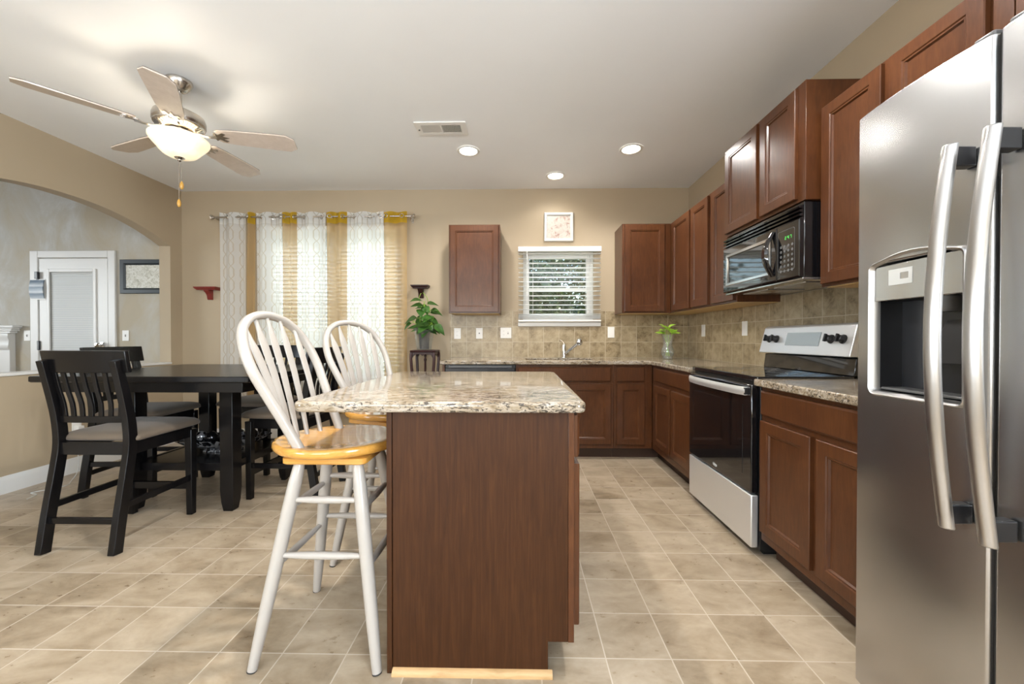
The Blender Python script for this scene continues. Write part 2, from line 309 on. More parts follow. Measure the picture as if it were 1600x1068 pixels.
# ------------------------------------------------------------------ mesh builder
ORG = {}
class MB:
    def __init__(s):
        s.v = []; s.f = []; s.uv = []
    def add(s, vs, fs):
        b = len(s.v); s.v += [tuple(v) for v in vs]; s.f += [tuple(i + b for i in f) for f in fs]; return s
    def box(s, x0, x1, y0, y1, z0, z1):
        return s.add([(x, y, z) for z in (z0, z1) for y in (y0, y1) for x in (x0, x1)],
                     [(0, 2, 3, 1), (4, 5, 7, 6), (0, 1, 5, 4), (2, 6, 7, 3), (0, 4, 6, 2), (1, 3, 7, 5)])
    def loops(s, L, cap0=True, cap1=True, closed=True):
        n = len(L[0]); vs = [p for l in L for p in l]; fs = []
        for k in range(len(L) - 1):
            for i in range(n if closed else n - 1):
                j = (i + 1) % n; fs.append((k * n + i, k * n + j, (k + 1) * n + j, (k + 1) * n + i))
        if cap0: fs.append(tuple(range(n))[::-1])
        if cap1: fs.append(tuple((len(L) - 1) * n + i for i in range(n)))
        return s.add(vs, fs)
    def beam(s, pts, ws, hs, side=(1, 0, 0)):
        """rectangular section swept along pts; w along side, h across"""
        L = []; P = [Vector(p) for p in pts]; sd = Vector(side).normalized()
        for i, p in enumerate(P):
            d = (P[min(i + 1, len(P) - 1)] - P[max(i - 1, 0)]).normalized()
            a = (sd - d * sd.dot(d)).normalized(); b = d.cross(a)
            w = ws[i] if isinstance(ws, (list, tuple)) else ws; h = hs[i] if isinstance(hs, (list, tuple)) else hs
            L.append([p + a * (w / 2 * q) + b * (h / 2 * r) for q, r in ((-1, -1), (1, -1), (1, 1), (-1, 1))])
        return s.loops(L)
    def tube(s, pts, rad, n=12, closed=False, flat=None):
        P = [Vector(p) for p in pts]; L = []; ref = None
        for i, p in enumerate(P):
            if closed: d = (P[(i + 1) % len(P)] - P[i - 1]).normalized()
            else: d = (P[min(i + 1, len(P) - 1)] - P[max(i - 1, 0)]).normalized()
            if ref is None: ref = Vector((0, 0, 1)) if abs(d.z) < .9 else Vector((1, 0, 0))
            a = (ref - d * ref.dot(d)).normalized(); b = d.cross(a); ref = a
            r = rad[i] if isinstance(rad, (list, tuple)) else rad
            L.append([p + a * (math.cos(t) * r) + b * (math.sin(t) * r) for t in (2 * math.pi * k / n for k in range(n))])
        if closed: L.append(L[0]); return s.loops(L, False, False)
        return s.loops(L)
    def lathe(s, prof, c=(0, 0, 0), n=32, axis='z', cap0=True, cap1=True, sx=1.0, sy=1.0):
        L = []
        for r, h in prof:
            l = []
            for k in range(n):
                a = 2 * math.pi * k / n; x, y = r * math.cos(a) * sx, r * math.sin(a) * sy
                q = (x, y, h) if axis == 'z' else ((h, x, y) if axis == 'x' else (y, h, x))
                l.append((c[0] + q[0], c[1] + q[1], c[2] + q[2]))
            L.append(l)
        return s.loops(L, cap0, cap1)
    def prism(s, poly, F, d0, d1):
        return s.loops([[F(u, v, d0) for u, v in poly], [F(u, v, d1) for u, v in poly]])
    def grid(s, xs, ys, solid, z0, z1, F=lambda a, b, c: (a, b, c)):
        """slab of cells with holes, shared vertices, closed"""
        idx = {}; vs = []; fs = []
        def vi(i, j, k):
            if (i, j, k) not in idx: idx[i, j, k] = len(vs); vs.append(F(xs[i], ys[j], (z0, z1)[k]))
            return idx[i, j, k]
        nx, ny = len(xs) - 1, len(ys) - 1
        S = lambda i, j: 0 <= i < nx and 0 <= j < ny and solid((xs[i] + xs[i + 1]) / 2, (ys[j] + ys[j + 1]) / 2)
        for i in range(nx):
            for j in range(ny):
                if not S(i, j): continue
                fs.append((vi(i, j, 1), vi(i + 1, j, 1), vi(i + 1, j + 1, 1), vi(i, j + 1, 1)))
                fs.append((vi(i, j, 0), vi(i, j + 1, 0), vi(i + 1, j + 1, 0), vi(i + 1, j, 0)))
                if not S(i - 1, j): fs.append((vi(i, j, 0), vi(i, j, 1), vi(i, j + 1, 1), vi(i, j + 1, 0)))
                if not S(i + 1, j): fs.append((vi(i + 1, j, 0), vi(i + 1, j + 1, 0), vi(i + 1, j + 1, 1), vi(i + 1, j, 1)))
                if not S(i, j - 1): fs.append((vi(i, j, 0), vi(i + 1, j, 0), vi(i + 1, j, 1), vi(i, j, 1)))
                if not S(i, j + 1): fs.append((vi(i, j + 1, 0), vi(i, j + 1, 1), vi(i + 1, j + 1, 1), vi(i + 1, j + 1, 0)))
        return s.add(vs, fs)
    def build(s, name, mat, parent=None, bevel=0.0, smooth=40, seg=2, local=False, recalc=True, label=None):
        me = bpy.data.meshes.new(name)
        if parent is not None:
            org = Vector((0, 0, 0)) if local else ORG.get(parent.name, Vector((0, 0, 0)))
        elif local: org = Vector((0, 0, 0))
        else:
            lo = [min(v[i] for v in s.v) for i in range(3)]; hi = [max(v[i] for v in s.v) for i in range(3)]
            org = Vector(((lo[0] + hi[0]) / 2, (lo[1] + hi[1]) / 2, lo[2]))
        me.from_pydata([Vector(v) - org for v in s.v], [], s.f)
        if s.uv:
            ul = me.uv_layers.new(name='UVMap')
            for l in me.loops: ul.data[l.index].uv = s.uv[l.vertex_index]
        if recalc:
            bm = bmesh.new(); bm.from_mesh(me); bmesh.ops.recalc_face_normals(bm, faces=bm.faces); bm.to_mesh(me); bm.free()
        if smooth:
            for p in me.polygons: p.use_smooth = True
            me.set_sharp_from_angle(angle=R_(smooth))
        me.materials.append(mat)
        o = bpy.data.objects.new(name, me); COL.objects.link(o)
        if parent is not None:
            o.parent = parent; ORG[o.name] = ORG.get(parent.name, Vector((0, 0, 0)))
        else:
            o.location = org; ORG[o.name] = org
        if bevel:
            b = o.modifiers.new('bevel', 'BEVEL'); b.width = bevel; b.segments = seg; b.limit_method = 'ANGLE'; b.angle_limit = R_(40)
        if label: o['label'] = label
        return o


def tag(o, label, cat, group=None, kind=None):
    o['label'] = label; o['category'] = cat
    if group: o['group'] = group
    if kind: o['kind'] = kind
    return o
def thing(name, label, cat, loc=(0, 0, 0), rz=0.0, group=None):
    o = bpy.data.objects.new(name, None); COL.objects.link(o); o.empty_display_size = .1
    o.location = loc; o.rotation_euler = (0, 0, rz); ORG[o.name] = Vector(loc)
    return tag(o, label, cat, group)
def struct(o, label=None):
    o['kind'] = 'structure'
    if label: o['label'] = label
    return o
def dup(o, parent=None):
    c = o.copy(); COL.objects.link(c)
    if parent is not None: c.parent = parent
    for ch in list(o.children): dup(ch, c)
    return c
def catmull(pts, m=8):
    P = [Vector(p) for p in pts]; P = [P[0] * 2 - P[1]] + P + [P[-1] * 2 - P[-2]]; out = []
    for i in range(1, len(P) - 2):
        for k in range(m):
            t = k / m; a, b, c, d = P[i - 1:i + 3]
            out.append(.5 * ((2 * b) + (c - a) * t + (2 * a - 5 * b + 4 * c - d) * t * t + (3 * b - a - 3 * c + d) * t ** 3))
    out.append(P[-2]); return out

# ================================================================== SETTING
struct(MB().box(-8.1, 1.97, -3.6, 4.45, -.1, 0).build('floor', M['floor'], smooth=0))
struct(MB().box(XL - .12, 1.97, -3.6, 4.45, ZC, ZC + .12).build('ceiling', M['ceiling'], smooth=0))
ZL = 3.7
struct(MB().box(-8.1, XL - .12, -3.6, 4.45, ZL, ZL + .12).build('ceiling_living', M['ceiling'], smooth=0))
KW = (0.035, 0.80, 1.31, 2.06)          # kitchen window opening x0 x1 z0 z1
DW = (-2.76, -1.26, 0.66, 2.30)         # dining window opening
xs = [XL - .05, DW[0], DW[1], KW[0], KW[1], XR + .15]; zs = [0, DW[2], KW[2], KW[3], DW[3], ZC]
def inwin(x, z): return (DW[0] < x < DW[1] and DW[2] < z < DW[3]) or (KW[0] < x < KW[1] and KW[2] < z < KW[3])
struct(MB().grid(xs, zs, lambda x, z: not inwin(x, z), YB, YB + .15, lambda a, b, c: (a, c, b)).build('wall_back', M['wall'], smooth=0))
struct(MB().box(-8.1, XL - .05, YB, YB + .15, 0, ZL).build('wall_living_back', M['faux'], smooth=0))
struct(MB().grid([-3.6, -2.55, -.85, YB], [0, .8, 2.3, ZC], lambda y, z: not (-2.55 < y < -.85 and .8 < z < 2.3), XR, XR + .15, lambda a, b, c: (c, a, b)).build('wall_right', M['wall'], smooth=0))  # unseen opening added to go with the side fill lamp
# wall behind the camera and living-room end wall, each with an opening added for its fill lamp
struct(MB().grid([-8.1, -3.0, -.4, XR + .15], [0, .6, 2.3, ZL], lambda x, z: not (-3.0 < x < -.4 and .6 < z < 2.3), -3.6, -3.45, lambda a, b, c: (a, c, b)).build('wall_front', M['wall'], smooth=0))
struct(MB().grid([-3.6, .4, 2.6, 4.45], [0, .7, 2.3, ZL], lambda y, z: not (.4 < y < 2.6 and .7 < z < 2.3), -8.1, -7.97, lambda a, b, c: (c, a, b)).build('wall_living_left', M['wall'], smooth=0))
# partition to the living room: half wall under an arched opening
TH = .12; A0, A1, ZH = 2.26, 4.135, .845
w = MB()
w.box(XL - TH, XL, A1, YB, 0, ZC); w.box(XL - TH, XL, -3.45, A0, 0, ZC); w.box(XL - TH, XL, A0, A1, 0, ZH)
N = 40; arc = []
for k in range(N + 1):
    t = k / N; y = A0 + (A1 - A0) * t; s_ = (t - .5) * 2
    arc.append((y, 2.100 + .205 * (1 - abs(s_) ** 2.15)))
for (y0, z0), (y1, z1) in zip(arc, arc[1:]):
    w.add([(XL, y0, z0), (XL, y1, z1), (XL, y1, ZC), (XL, y0, ZC), (XL - TH, y0, z0), (XL - TH, y1, z1), (XL - TH, y1, ZC), (XL - TH, y0, ZC)],
          [(0, 1, 2, 3), (7, 6, 5, 4), (0, 4, 5, 1)])
struct(w.build('wall_left', M['wall'], smooth=0, recalc=False))
struct(MB().box(XL - TH - .012, XL + .012, A0, A1, ZH, ZH + .022).build('trim_1', M['trim'], bevel=.004), 'white ledge capping the half wall')
def baseboard(name, F, u0, u1, h=.125):
    prof = [(0, 0), (.016, 0), (.016, h * .72), (.011, h * .86), (.006, h), (0, h)]
    struct(MB().loops([[F(u0, d, z) for d, z in prof], [F(u1, d, z) for d, z in prof]]).build(name, M['trim'], smooth=30))
baseboard('baseboard_left', lambda u, d, z: (XL + d, u, z), -3.4, YB)
baseboard('baseboard_back', lambda u, d, z: (u, YB - d, z), XL + .016, -.76)
baseboard('baseboard_living', lambda u, d, z: (u, YB - d, z), -4.43, XL - TH)
struct(MB().box(XL - TH, XL - .05, -3.45, YB, ZC + .121, ZL).build('wall_living_right', M['wall'], smooth=0))
# tile splashback
xs = [-.76, -.02, .872, XR - .009]; zs = [.914, 1.247, 1.413]
struct(MB().grid(xs, zs, lambda x, z: not (-.02 < x < .872 and z > 1.247), YB - .009, YB, lambda a, b, c: (a, c, b)).build('trim_2', M['splash_b'], smooth=0), 'square stone tile splashback on the sink wall')
struct(MB().box(XR - .009, XR, 1.22, YB, .90, 1.413).build('trim_3', M['splash_r'], smooth=0), 'square stone tile splashback behind the range')

# windows
def window(name, x0, x1, z0, z1, rail, mull=None):
    d0, d1 = YB + .05, YB + .11
    e = thing(name, 'window', 'window', ((x0 + x1) / 2, d0, z0)); e['kind'] = 'structure'
    del e['label']
    fw = .035; f = MB()
    f.box(x0, x0 + fw, d0, d1, z0, z1); f.box(x1 - fw, x1, d0, d1, z0, z1); f.box(x0 + fw, x1 - fw, d0, d1, z0, z0 + fw); f.box(x0 + fw, x1 - fw, d0, d1, z1 - fw, z1)
    if mull: f.box(mull - .05, mull + .05, d0, d1, z0 + fw, z1 - fw)
    f.build('window_frame', M['trim'], e, bevel=.003)
    spans = [(x0 + fw, mull - .05), (mull + .05, x1 - fw)] if mull else [(x0 + fw, x1 - fw)]
    for a, b in spans:
        for zz0, zz1, dd in ((z0 + fw, rail + .018, 0.008), (rail - .018, z1 - fw, .028)):
            s = MB(); q = .034; y0, y1 = d0 + dd, d0 + dd + .022
            s.box(a, a + q, y0, y1, zz0, zz1); s.box(b - q, b, y0, y1, zz0, zz1); s.box(a + q, b - q, y0, y1, zz0, zz0 + q); s.box(a + q, b - q, y0, y1, zz1 - q, zz1)
            o = s.build('sash', M['trim'], e, bevel=.002)
            MB().box(a + q - .002, b - q + .002, y0 + .009, y0 + .013, zz0 + q - .002, zz1 - q + .002).build('pane', M['pane'], o, smooth=0)
    return e
window('window_1', *KW, 1.652)
window('window_2', *DW, 1.50, -2.01)
# drywall returns are the wall itself; white sill and apron below the kitchen window
struct(MB().box(-.018, .870, YB - .03, YB + .05, 1.248, 1.292).build('trim_4', M['trim'], bevel=.004), 'white sill board under the kitchen window')

def blind(name, label, x0, x1, ztop, zbot, pitch, tilt, yc, wid, wand_x, stack=0, group=None):
    e = thing(name, label, 'window blind', ((x0 + x1) / 2, yc, zbot), group=group)
    MB().box(x0, x1, yc - .028, yc + .028, ztop - .052, ztop).build('headrail', M['white'], e, bevel=.003)
    s = MB(); z = ztop - .075; n = 0; zs_ = []
    while z > zbot + .03 + stack * .008: zs_.append((z, tilt)); z -= pitch
    for k in range(stack): zs_.append((zbot + .032 + k * .0075, 0))
    for z, t in zs_:
        c, q = math.cos(t) * wid / 2, math.sin(t) * wid / 2
        for (a, b) in ((-1, -.33), (-.33, .33), (.33, 1)):
            bow = lambda k: .003 * (1 - k * k)
            s.add([(x0 + .004, yc + c * a, z + q * a + bow(a)), (x1 - .004, yc + c * a, z + q * a + bow(a)), (x1 - .004, yc + c * b, z + q * b + bow(b)), (x0 + .004, yc + c * b, z + q * b + bow(b)),
                   (x0 + .004, yc + c * a, z + q * a + bow(a) - .0026), (x1 - .004, yc + c * a, z + q * a + bow(a) - .0026), (x1 - .004, yc + c * b, z + q * b + bow(b) - .0026), (x0 + .004, yc + c * b, z + q * b + bow(b) - .0026)],
                  [(0, 1, 2, 3), (7, 6, 5, 4), (0, 4, 5, 1), (2, 6, 7, 3), (0, 3, 7, 4), (1, 5, 6, 2)])
    s.build('slats', M['slat'], e, smooth=0)
    MB().box(x0 + .002, x1 - .002, yc - .026, yc + .026, zbot, zbot + .02).build('bottom_rail', M['white'], e, bevel=.003)
    for f in (.18, .82):
        c = MB()
        for dy in (-.027, .027): c.tube([(x0 + (x1 - x0) * f, yc + dy, zbot + .02), (x0 + (x1 - x0) * f, yc + dy, ztop - .05)], .0012, 5)
        c.tube([(x0 + (x1 - x0) * f, yc - .027, zbot + .021), (x0 + (x1 - x0) * f, yc + .027, zbot + .021)], .0012, 5)
        c.build('ladder_cord', M['white'], e)
    MB().tube([(wand_x, yc - .036, ztop - .05), (wand_x, yc - .036, ztop - .05 - (ztop - zbot) * .68)], .004, 8).build('tilt_wand', M['white'], e)
    return e
blind('window_blind', 'white open slatted blind over the kitchen sink window', -.018, .868, 2.098, 1.298, .0495, R_(-5), YB - .036, .046, .078, 6)
blind('window_blind', 'white slatted blind behind the left half of the dining curtains', -2.79, -2.035, 2.33, .64, .043, R_(-38), YB - .036, .05, -2.72)
blind('window_blind', 'white slatted blind behind the right half of the dining curtains', -1.985, -1.235, 2.33, .64, .043, R_(-38), YB - .036, .05, -1.92)

# living-room patio door
d = thing('door_1', 'x', 'door', (-4.94, YB, 0)); d['kind'] = 'structure'; d['label'] = 'white patio door with blinds in its glass'
cs = MB()
for x0, x1 in ((-5.415, -5.325), (-4.535, -4.455)): cs.box(x0, x1, YB - .022, YB, 0, 2.085)
cs.box(-5.325, -4.535, YB - .022, YB, 2.008, 2.085); cs.build('casing', M['trim'], d, bevel=.005)
F = lambda u, v, k: (u, YB - k, v)
sl = MB(); sl.grid([-5.315, -5.20, -4.69, -4.545], [.01, .25, 1.86, 2.0], lambda x, z: not (-5.2 < x < -4.69 and .25 < z < 1.86), .001, .014, lambda a, b, c: (a, YB - c, b))
sl.build('door_slab', M['trim'], d, bevel=.002)
g = MB()
for a, b, c_, e_ in ((-5.225, -5.19, .225, 1.885), (-4.70, -4.665, .225, 1.885), (-5.19, -4.70, .225, .26), (-5.19, -4.70, 1.85, 1.885)): g.box(a, b, YB - .026, YB - .012, c_, e_)
g.build('glass_frame', M['trim'], d, bevel=.004)
MB().box(-5.19, -4.70, YB - .004, YB - .001, .26, 1.85).build('door_glass', plain('door_glass_backing', (.62, .66, .68), .12), d, smooth=0)
s = MB()
for k in range(78): s.box(-5.185, -4.705, YB - .0095, YB - .007, .28 + k * .02, .28 + k * .02 + .0165)
s.box(-5.185, -4.705, YB - .011, YB - .005, 1.825, 1.848); s.build('door_blind', M['slat'], d, smooth=0)
k = MB(); k.lathe([(.033, 0), (.033, -.008), (.012, -.012), (.012, -.035), (.026, -.045), (.03, -.058), (.024, -.07), (.001, -.074)], (-4.602, YB - .014, 1.045), 20, 'y'); k.build('door_knob', M['chrome'], d)
for z in (1.80, 1.04, .25): MB().box(-5.332, -5.308, YB - .03, YB - .01, z - .05, z + .05).build('hinge', M['blacksatin'], d, bevel=.003)

# ================================================================== CABINETS
DOOR_P = [(0, .001), (0, .017), (.003, .020), (.052, .020), (.056, .0165), (.062, .0165), (.067, .009)]
SLAB_P = [(0, .001), (0, .013), (.009, .020)]
def front(F, u0, u1, v0, v1, prof):
    m = MB(); m.loops([[F(u0 + i, v0 + i, d), F(u1 - i, v0 + i, d), F(u1 - i, v1 - i, d), F(u0 + i, v1 - i, d)] for i, d in prof] ); return m
def cabinet(name, label, F, box, doors=(), drawers=(), toe=None, under=None, group=None, wood='cherry'):
    x0, x1, y0, y1, z0, z1 = box
    e = thing(name, label, 'cabinet', ((x0 + x1) / 2, (y0 + y1) / 2, toe[4] if toe else z0), group=group)
    MB().box(*box).build('body', M[wood], e, bevel=.002)
    for q in doors: front(F, *q, DOOR_P).build('door', M['cherry'], e, smooth=20)
    for q in drawers: front(F, *q, SLAB_P).build('drawer_front', M['cherry'], e, smooth=20)
    if toe: MB().box(*toe).build('toe_kick', M['toe'], e)
    if under: MB().box(*under).build('underside_panel', M['maple'], e, label='pale maple underside')
    return e
FB = lambda u, v, k: (u, 3.665 - k, v)                 # base run on the sink wall, facing the camera
FR = lambda u, v, k: (1.225 - k, u, v)                 # base run on the range wall
FUB = lambda u, v, k: (u, 3.97 - k, v)                 # uppers on the sink wall
FUR = lambda u, v, k: (1.505 - k, u, v)                # uppers on the range wall
BY1 = YB - .012; RX1 = XR - .012
T = .877
sb = cabinet('base_cabinet', 'dark cherry sink base cabinet under the faucet, two doors and a false front', FB, (-.035, .868, 3.665, BY1, .10, .70),
        [(-.015, .435, .14, .700), (.458, .842, .14, .700)], [(-.015, .842, .722, .852)], (-.035, .868, 3.735, BY1 - .01, 0, .099))
MB().box(-.035, .868, 3.665, 3.69, .701, T).build('face_frame', M['cherry'], sb)
cabinet('base_cabinet', 'narrow dark cherry drawer and door cabinet right of the sink base', FB, (.870, 1.222, 3.665, BY1, .10, T),
        [(.895, 1.150, .14, .700)], [(.895, 1.150, .722, .852)], (.870, 1.30, 3.735, BY1 - .01, 0, .099))
cabinet('base_cabinet', 'corner cherry base cabinet left of the range, one drawer over two doors', FR, (1.225, RX1, 2.80, 3.663, .10, T),
        [(3.205, 3.575, .165, .700), (2.822, 3.178, .165, .700)], [(2.822, 3.575, .735, .856)], (1.302, RX1 - .01, 2.80, 3.733, 0, .099))
cabinet('base_cabinet', 'cherry base cabinet between the range and the refrigerator', FR, (1.225, RX1, 1.235, 2.018, .10, T),
        [(1.662, 2.003, .150, .708), (1.265, 1.628, .150, .708)], [(1.265, 2.003, .735, .858)], (1.302, RX1 - .01, 1.235, 2.018, 0, .099))
# panel that closes the left end of the sink run
tag(MB().box(-.722, -.700, 3.665, BY1, 0, T).build('end_panel', M['cherry'], bevel=.002), 'dark cherry end panel left of the dishwasher under the counter end', 'cabinet panel')
# dishwasher
e = thing('dishwasher', 'black dishwasher under the counter left of the sink', 'dishwasher', (-.37, 3.95, 0))
MB().box(-.695, -.04, 3.68, BY1, .10, .872).build('body', M['blackplastic'], e)
MB().box(-.69, -.045, 3.645, 3.68, .12, .74).build('door', M['blackgloss'], e, bevel=.006)
MB().box(-.69, -.045, 3.640, 3.68, .745, .845).build('control_panel', M['blacksatin'], e, bevel=.006)
MB().box(-.66, -.075, 3.652, 3.68, .848, .866).build('top_trim', M['greyplastic'], e)
MB().box(-.69, -.045, 3.72, 3.75, 0, .10).build('toe_kick', M['blackplastic'], e)

ZU0, ZU1 = 1.372, 2.262
cabinet('wall_cabinet', 'single cherry wall cabinet hanging left of the kitchen window', FUB, (-.715, -.198, 3.97, YB - .002, ZU0, ZU1), [(-.700, -.213, ZU0 + .012, ZU1 - .012)],
        under=(-.700, -.213, 3.985, YB - .015, ZU0 - .004, ZU0 + .002))
cabinet('wall_cabinet', 'corner cherry wall cabinet just right of the kitchen window', FUB, (1.022, 1.503, 3.97, YB - .002, ZU0, ZU1), [(1.045, 1.440, ZU0 + .014, ZU1 - .014)],
        under=(1.037, 1.49, 3.985, YB - .015, ZU0 - .004, ZU0 + .002))
cabinet('wall_cabinet', 'three door cherry wall cabinet between the corner and the microwave', FUR, (1.505, XR - .002, 2.765, YB - .002, ZU0, ZU1),
        [(3.510, 3.905, ZU0 + .014, ZU1 - .014), (3.165, 3.475, ZU0 + .014, ZU1 - .014), (2.785, 3.105, ZU0 + .014, ZU1 - .014)],
        under=(1.522, XR - .015, 2.78, YB - .015, ZU0 - .004, ZU0 + .002))
FMW = lambda u, v, k: (1.425 - k, u, v)
cabinet('wall_cabinet', 'raised cherry cabinet directly above the microwave', FMW, (1.425, XR - .002, 2.003, 2.762, 1.812, 2.408), [(2.385, 2.745, 1.830, 2.392), (2.055, 2.352, 1.830, 2.392)])
cabinet('wall_cabinet', 'cherry wall cabinet between the microwave and the refrigerator', FUR, (1.505, XR - .002, 1.24, 2.000, ZU0, ZU1),
        [(1.665, 1.985, ZU0 + .014, ZU1 - .012), (1.30, 1.628, ZU0 + .014, ZU1 - .012)], under=(1.522, XR - .015, 1.255, 1.985, ZU0 - .004, ZU0 + .002))
cabinet('wall_cabinet', 'deep cherry cabinet above the refrigerator', lambda u, v, k: (1.225 - k, u, v), (1.505, XR - .002, .27, 1.237, 1.86, ZU1), [])

# ------------------------------------------------------------------ countertops, sink, faucet
xs = [-.738, .06, .72, 1.185, XR - .01]; ys = [2.795, 3.62, 3.755, 4.13, YB - .010]
o = MB().grid(xs, ys, lambda x, y: not (.06 < x < .72 and 3.755 < y < 4.13) and not (x < 1.185 and y < 3.62), .879, .914).build('countertop', M['granite'], bevel=.006, seg=3)
tag(o, 'beige granite countertop turning the corner along the sink wall', 'countertop')
o = MB().box(1.185, XR - .01, 1.235, 2.022, .879, .914).build('countertop', M['granite'], bevel=.006, seg=3)
tag(o, 'short beige granite countertop between range and refrigerator', 'countertop')
k = MB(); k.loops([[(a, b, z) for a, b in ((x0, y0), (x1, y0), (x1, y1), (x0, y1))] for x0, x1, y0, y1, z in
    ((.03, .75, 3.725, 4.16, .877), (.065, .715, 3.76, 4.125, .877), (.075, .705, 3.77, 4.115, .74), (.10, .68, 3.795, 4.09, .72))], cap0=False)
tag(k.build('kitchen_sink', M['steel'], smooth=30), 'stainless undermount sink basin in the granite counter', 'sink')
e = thing('faucet', 'chrome pull-out kitchen faucet behind the sink', 'faucet', (.47, 4.185, .914))
MB().lathe([(.032, .914), (.032, .920), (.026, .926), (.023, .935), (.021, 1.04), (.019, 1.055), (.010, 1.062)], (.47, 4.185, 0), 24).build('faucet_body', M['chrome'], e)
h = MB(); h.beam([(.47, 4.185, 1.058), (.455, 4.185, 1.085), (.425, 4.19, 1.105)], [.02, .016, .022], [.012, .008, .006], (0, 1, 0)); h.build('lever', M['chrome'], e, bevel=.002)
MB().tube(catmull([(.475, 4.175, .955), (.515, 4.13, .995), (.555, 4.08, 1.035), (.60, 4.03, 1.078)], 4), [.015] * 5 + [.0165] * 4 + [.017] * 4, 14).build('spout', M['chrome'], e)
hd = MB(); c0 = Vector((.605, 4.022, 1.083))
hd.lathe([(.004, -.036), (.02, -.031), (.031, -.017), (.034, 0), (.031, .016), (.02, .029), (.004, .034)], c0, 20); hd.build('spray_head', M['chrome'], e)

# ------------------------------------------------------------------ ISLAND
IY0, IY1 = 1.302, 2.40
e = thing('kitchen_island', 'dark brown kitchen island cabinet in the foreground', 'kitchen island', (-.13, 1.85, 0))
Fi = lambda u, v, k: (u, IY0 + k, v)
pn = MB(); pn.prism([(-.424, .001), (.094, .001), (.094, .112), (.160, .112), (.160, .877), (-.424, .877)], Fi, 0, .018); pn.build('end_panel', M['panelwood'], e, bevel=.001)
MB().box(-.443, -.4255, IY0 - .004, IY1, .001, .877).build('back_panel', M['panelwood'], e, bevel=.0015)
MB().box(-.424, .158, IY0 + .019, IY1, .112, .877).build('body', M['cherry'], e)
MB().box(-.424, .094, IY0 + .019, IY1, .001, .1115).build('toe_kick', M['toe'], e)
MB().box(.1605, .180, IY0, IY1, .110, .877).build('face_frame', M['cherry'], e, bevel=.0015)
FI = lambda u, v, k: (.180 + k, u, v)
for a, b in ((IY0 + .018, 1.66), (1.69, 2.03), (2.06, 2.38)):
    front(FI, a, b, .158, .700, DOOR_P).build('door', M['cherry'], e, smooth=20)
    front(FI, a, b, .722, .862, SLAB_P).build('drawer_front', M['cherry'], e, smooth=20)
q = MB(); prof = [(0, 0), (.017, 0), (.0165, .006), (.014, .012), (.009, .017), (0, .020)]
q.loops([[(-.424, IY0 - a, b) for a, b in prof], [(.108, IY0 - a, b) for a, b in prof]]); q.build('shoe_moulding', M['rawwood'], e, smooth=60, label='unfinished oak quarter round strip')
def round_rect(x0, x1, y0, y1, rs, n=8):
    P = []
    for (cx, cy, a0), r in zip(((x1, y1, 0), (x0, y1, 90), (x0, y0, 180), (x1, y0, 270)), rs):
        sx = -1 if cx == x1 else 1; sy = -1 if cy == y1 else 1
        for k in range(n + 1):
            a = R_(a0 + 90 * k / n); P.append((cx + sx * r + r * math.cos(a), cy + sy * r + r * math.sin(a)))
    return P
def inset_loops(fn, prof):
    return [[(x, y, z) for x, y in fn(i)] for i, z in prof]
o = MB().loops(inset_loops(lambda i: round_rect(-.742 + i, .214 - i, 1.258 + i, 2.440 - i, (.045, .05, .035, .03)),
    [(.012, .879), (.004, .880), (.001, .884), (0, .890), (0, .903), (.0015, .909), (.006, .913), (.012, .914)])).build('island_countertop', M['granite'], smooth=50)
tag(o, 'beige speckled granite top on the kitchen island', 'countertop')

# ------------------------------------------------------------------ RANGE
ry0, ry1, rx = 2.032, 2.785, 1.205
e = thing('range', 'freestanding electric range with black oven door and steel drawer', 'stove', (1.5, 2.41, 0))
MB().box(rx + .022, RX1 - .02, ry0, ry1, .03, .895).build('body', M['blackplastic'], e, bevel=.003)
MB().box(rx + .06, RX1 - .05, ry0 + .03, ry1 - .03, 0, .03).build('base', M['blackplastic'], e)
MB().box(rx + .004, RX1 - .10, ry0 - .001, ry1 + .001, .897, .924).build('cooktop', M['blackgloss'], e, bevel=.004)
bn = MB()
for cx, cy, r in ((1.36, 2.22, .11), (1.36, 2.60, .085), (1.57, 2.22, .08), (1.57, 2.60, .105)):
    bn.lathe([(r, .9245), (r, .9248), (r - .004, .9248), (r - .004, .9245)], (cx, cy, 0), 40, cap0=False, cap1=False)
bn.build('burner_rings', M['greyplastic'], e, smooth=0)
FO = lambda u, v, k: (rx - k, u, v)
od = MB(); od.box(rx - .018, rx + .02, ry0 + .012, ry1 - .004, .322, .880); od_o = od.build('oven_door', M['blackgloss'], e, bevel=.006)
MB().box(rx - .0195, rx - .0178, ry0 + .09, ry1 - .09, .40, .77).build('oven_window', M['blackgloss'], od_o, smooth=0)
# small pale maker's mark low on the glass: a tilted swoosh ring with a bar of lettering
lg = MB(); lc = (2.42, .352)
for t0 in range(24):
    a0, a1 = R_(t0 * 15), R_(t0 * 15 + 15); pr = lambda a, r: (rx - .0192, lc[0] + math.cos(a) * r * 1.35, lc[1] + math.sin(a) * r * .62 + math.cos(a) * .004)
    lg.add([pr(a0, .017), pr(a1, .017), pr(a1, .0135), pr(a0, .0135)], [(0, 1, 2, 3)])
lg.box(rx - .0192, rx - .0186, lc[0] - .028, lc[0] + .022, lc[1] - .006, lc[1] + .006)
lg.build('logo', M['print'], od_o, smooth=0, label='small pale maker mark')
hb = MB(); L = []
for k in range(13):
    t = k / 12; y = ry0 + .045 + (ry1 - ry0 - .075) * t; b = .030 * math.sin(math.pi * t) ** .5
    L.append([(rx - .030 - b, y, .822), (rx - .034 - b, y, .838), (rx - .034 - b, y, .852), (rx - .028 - b, y, .866), (rx - .018 - b, y, .864), (rx - .018 - b, y, .824)])
hb.loops(L); hb.build('handle', M['steelw'], od_o, smooth=50, label='bowed steel handle')
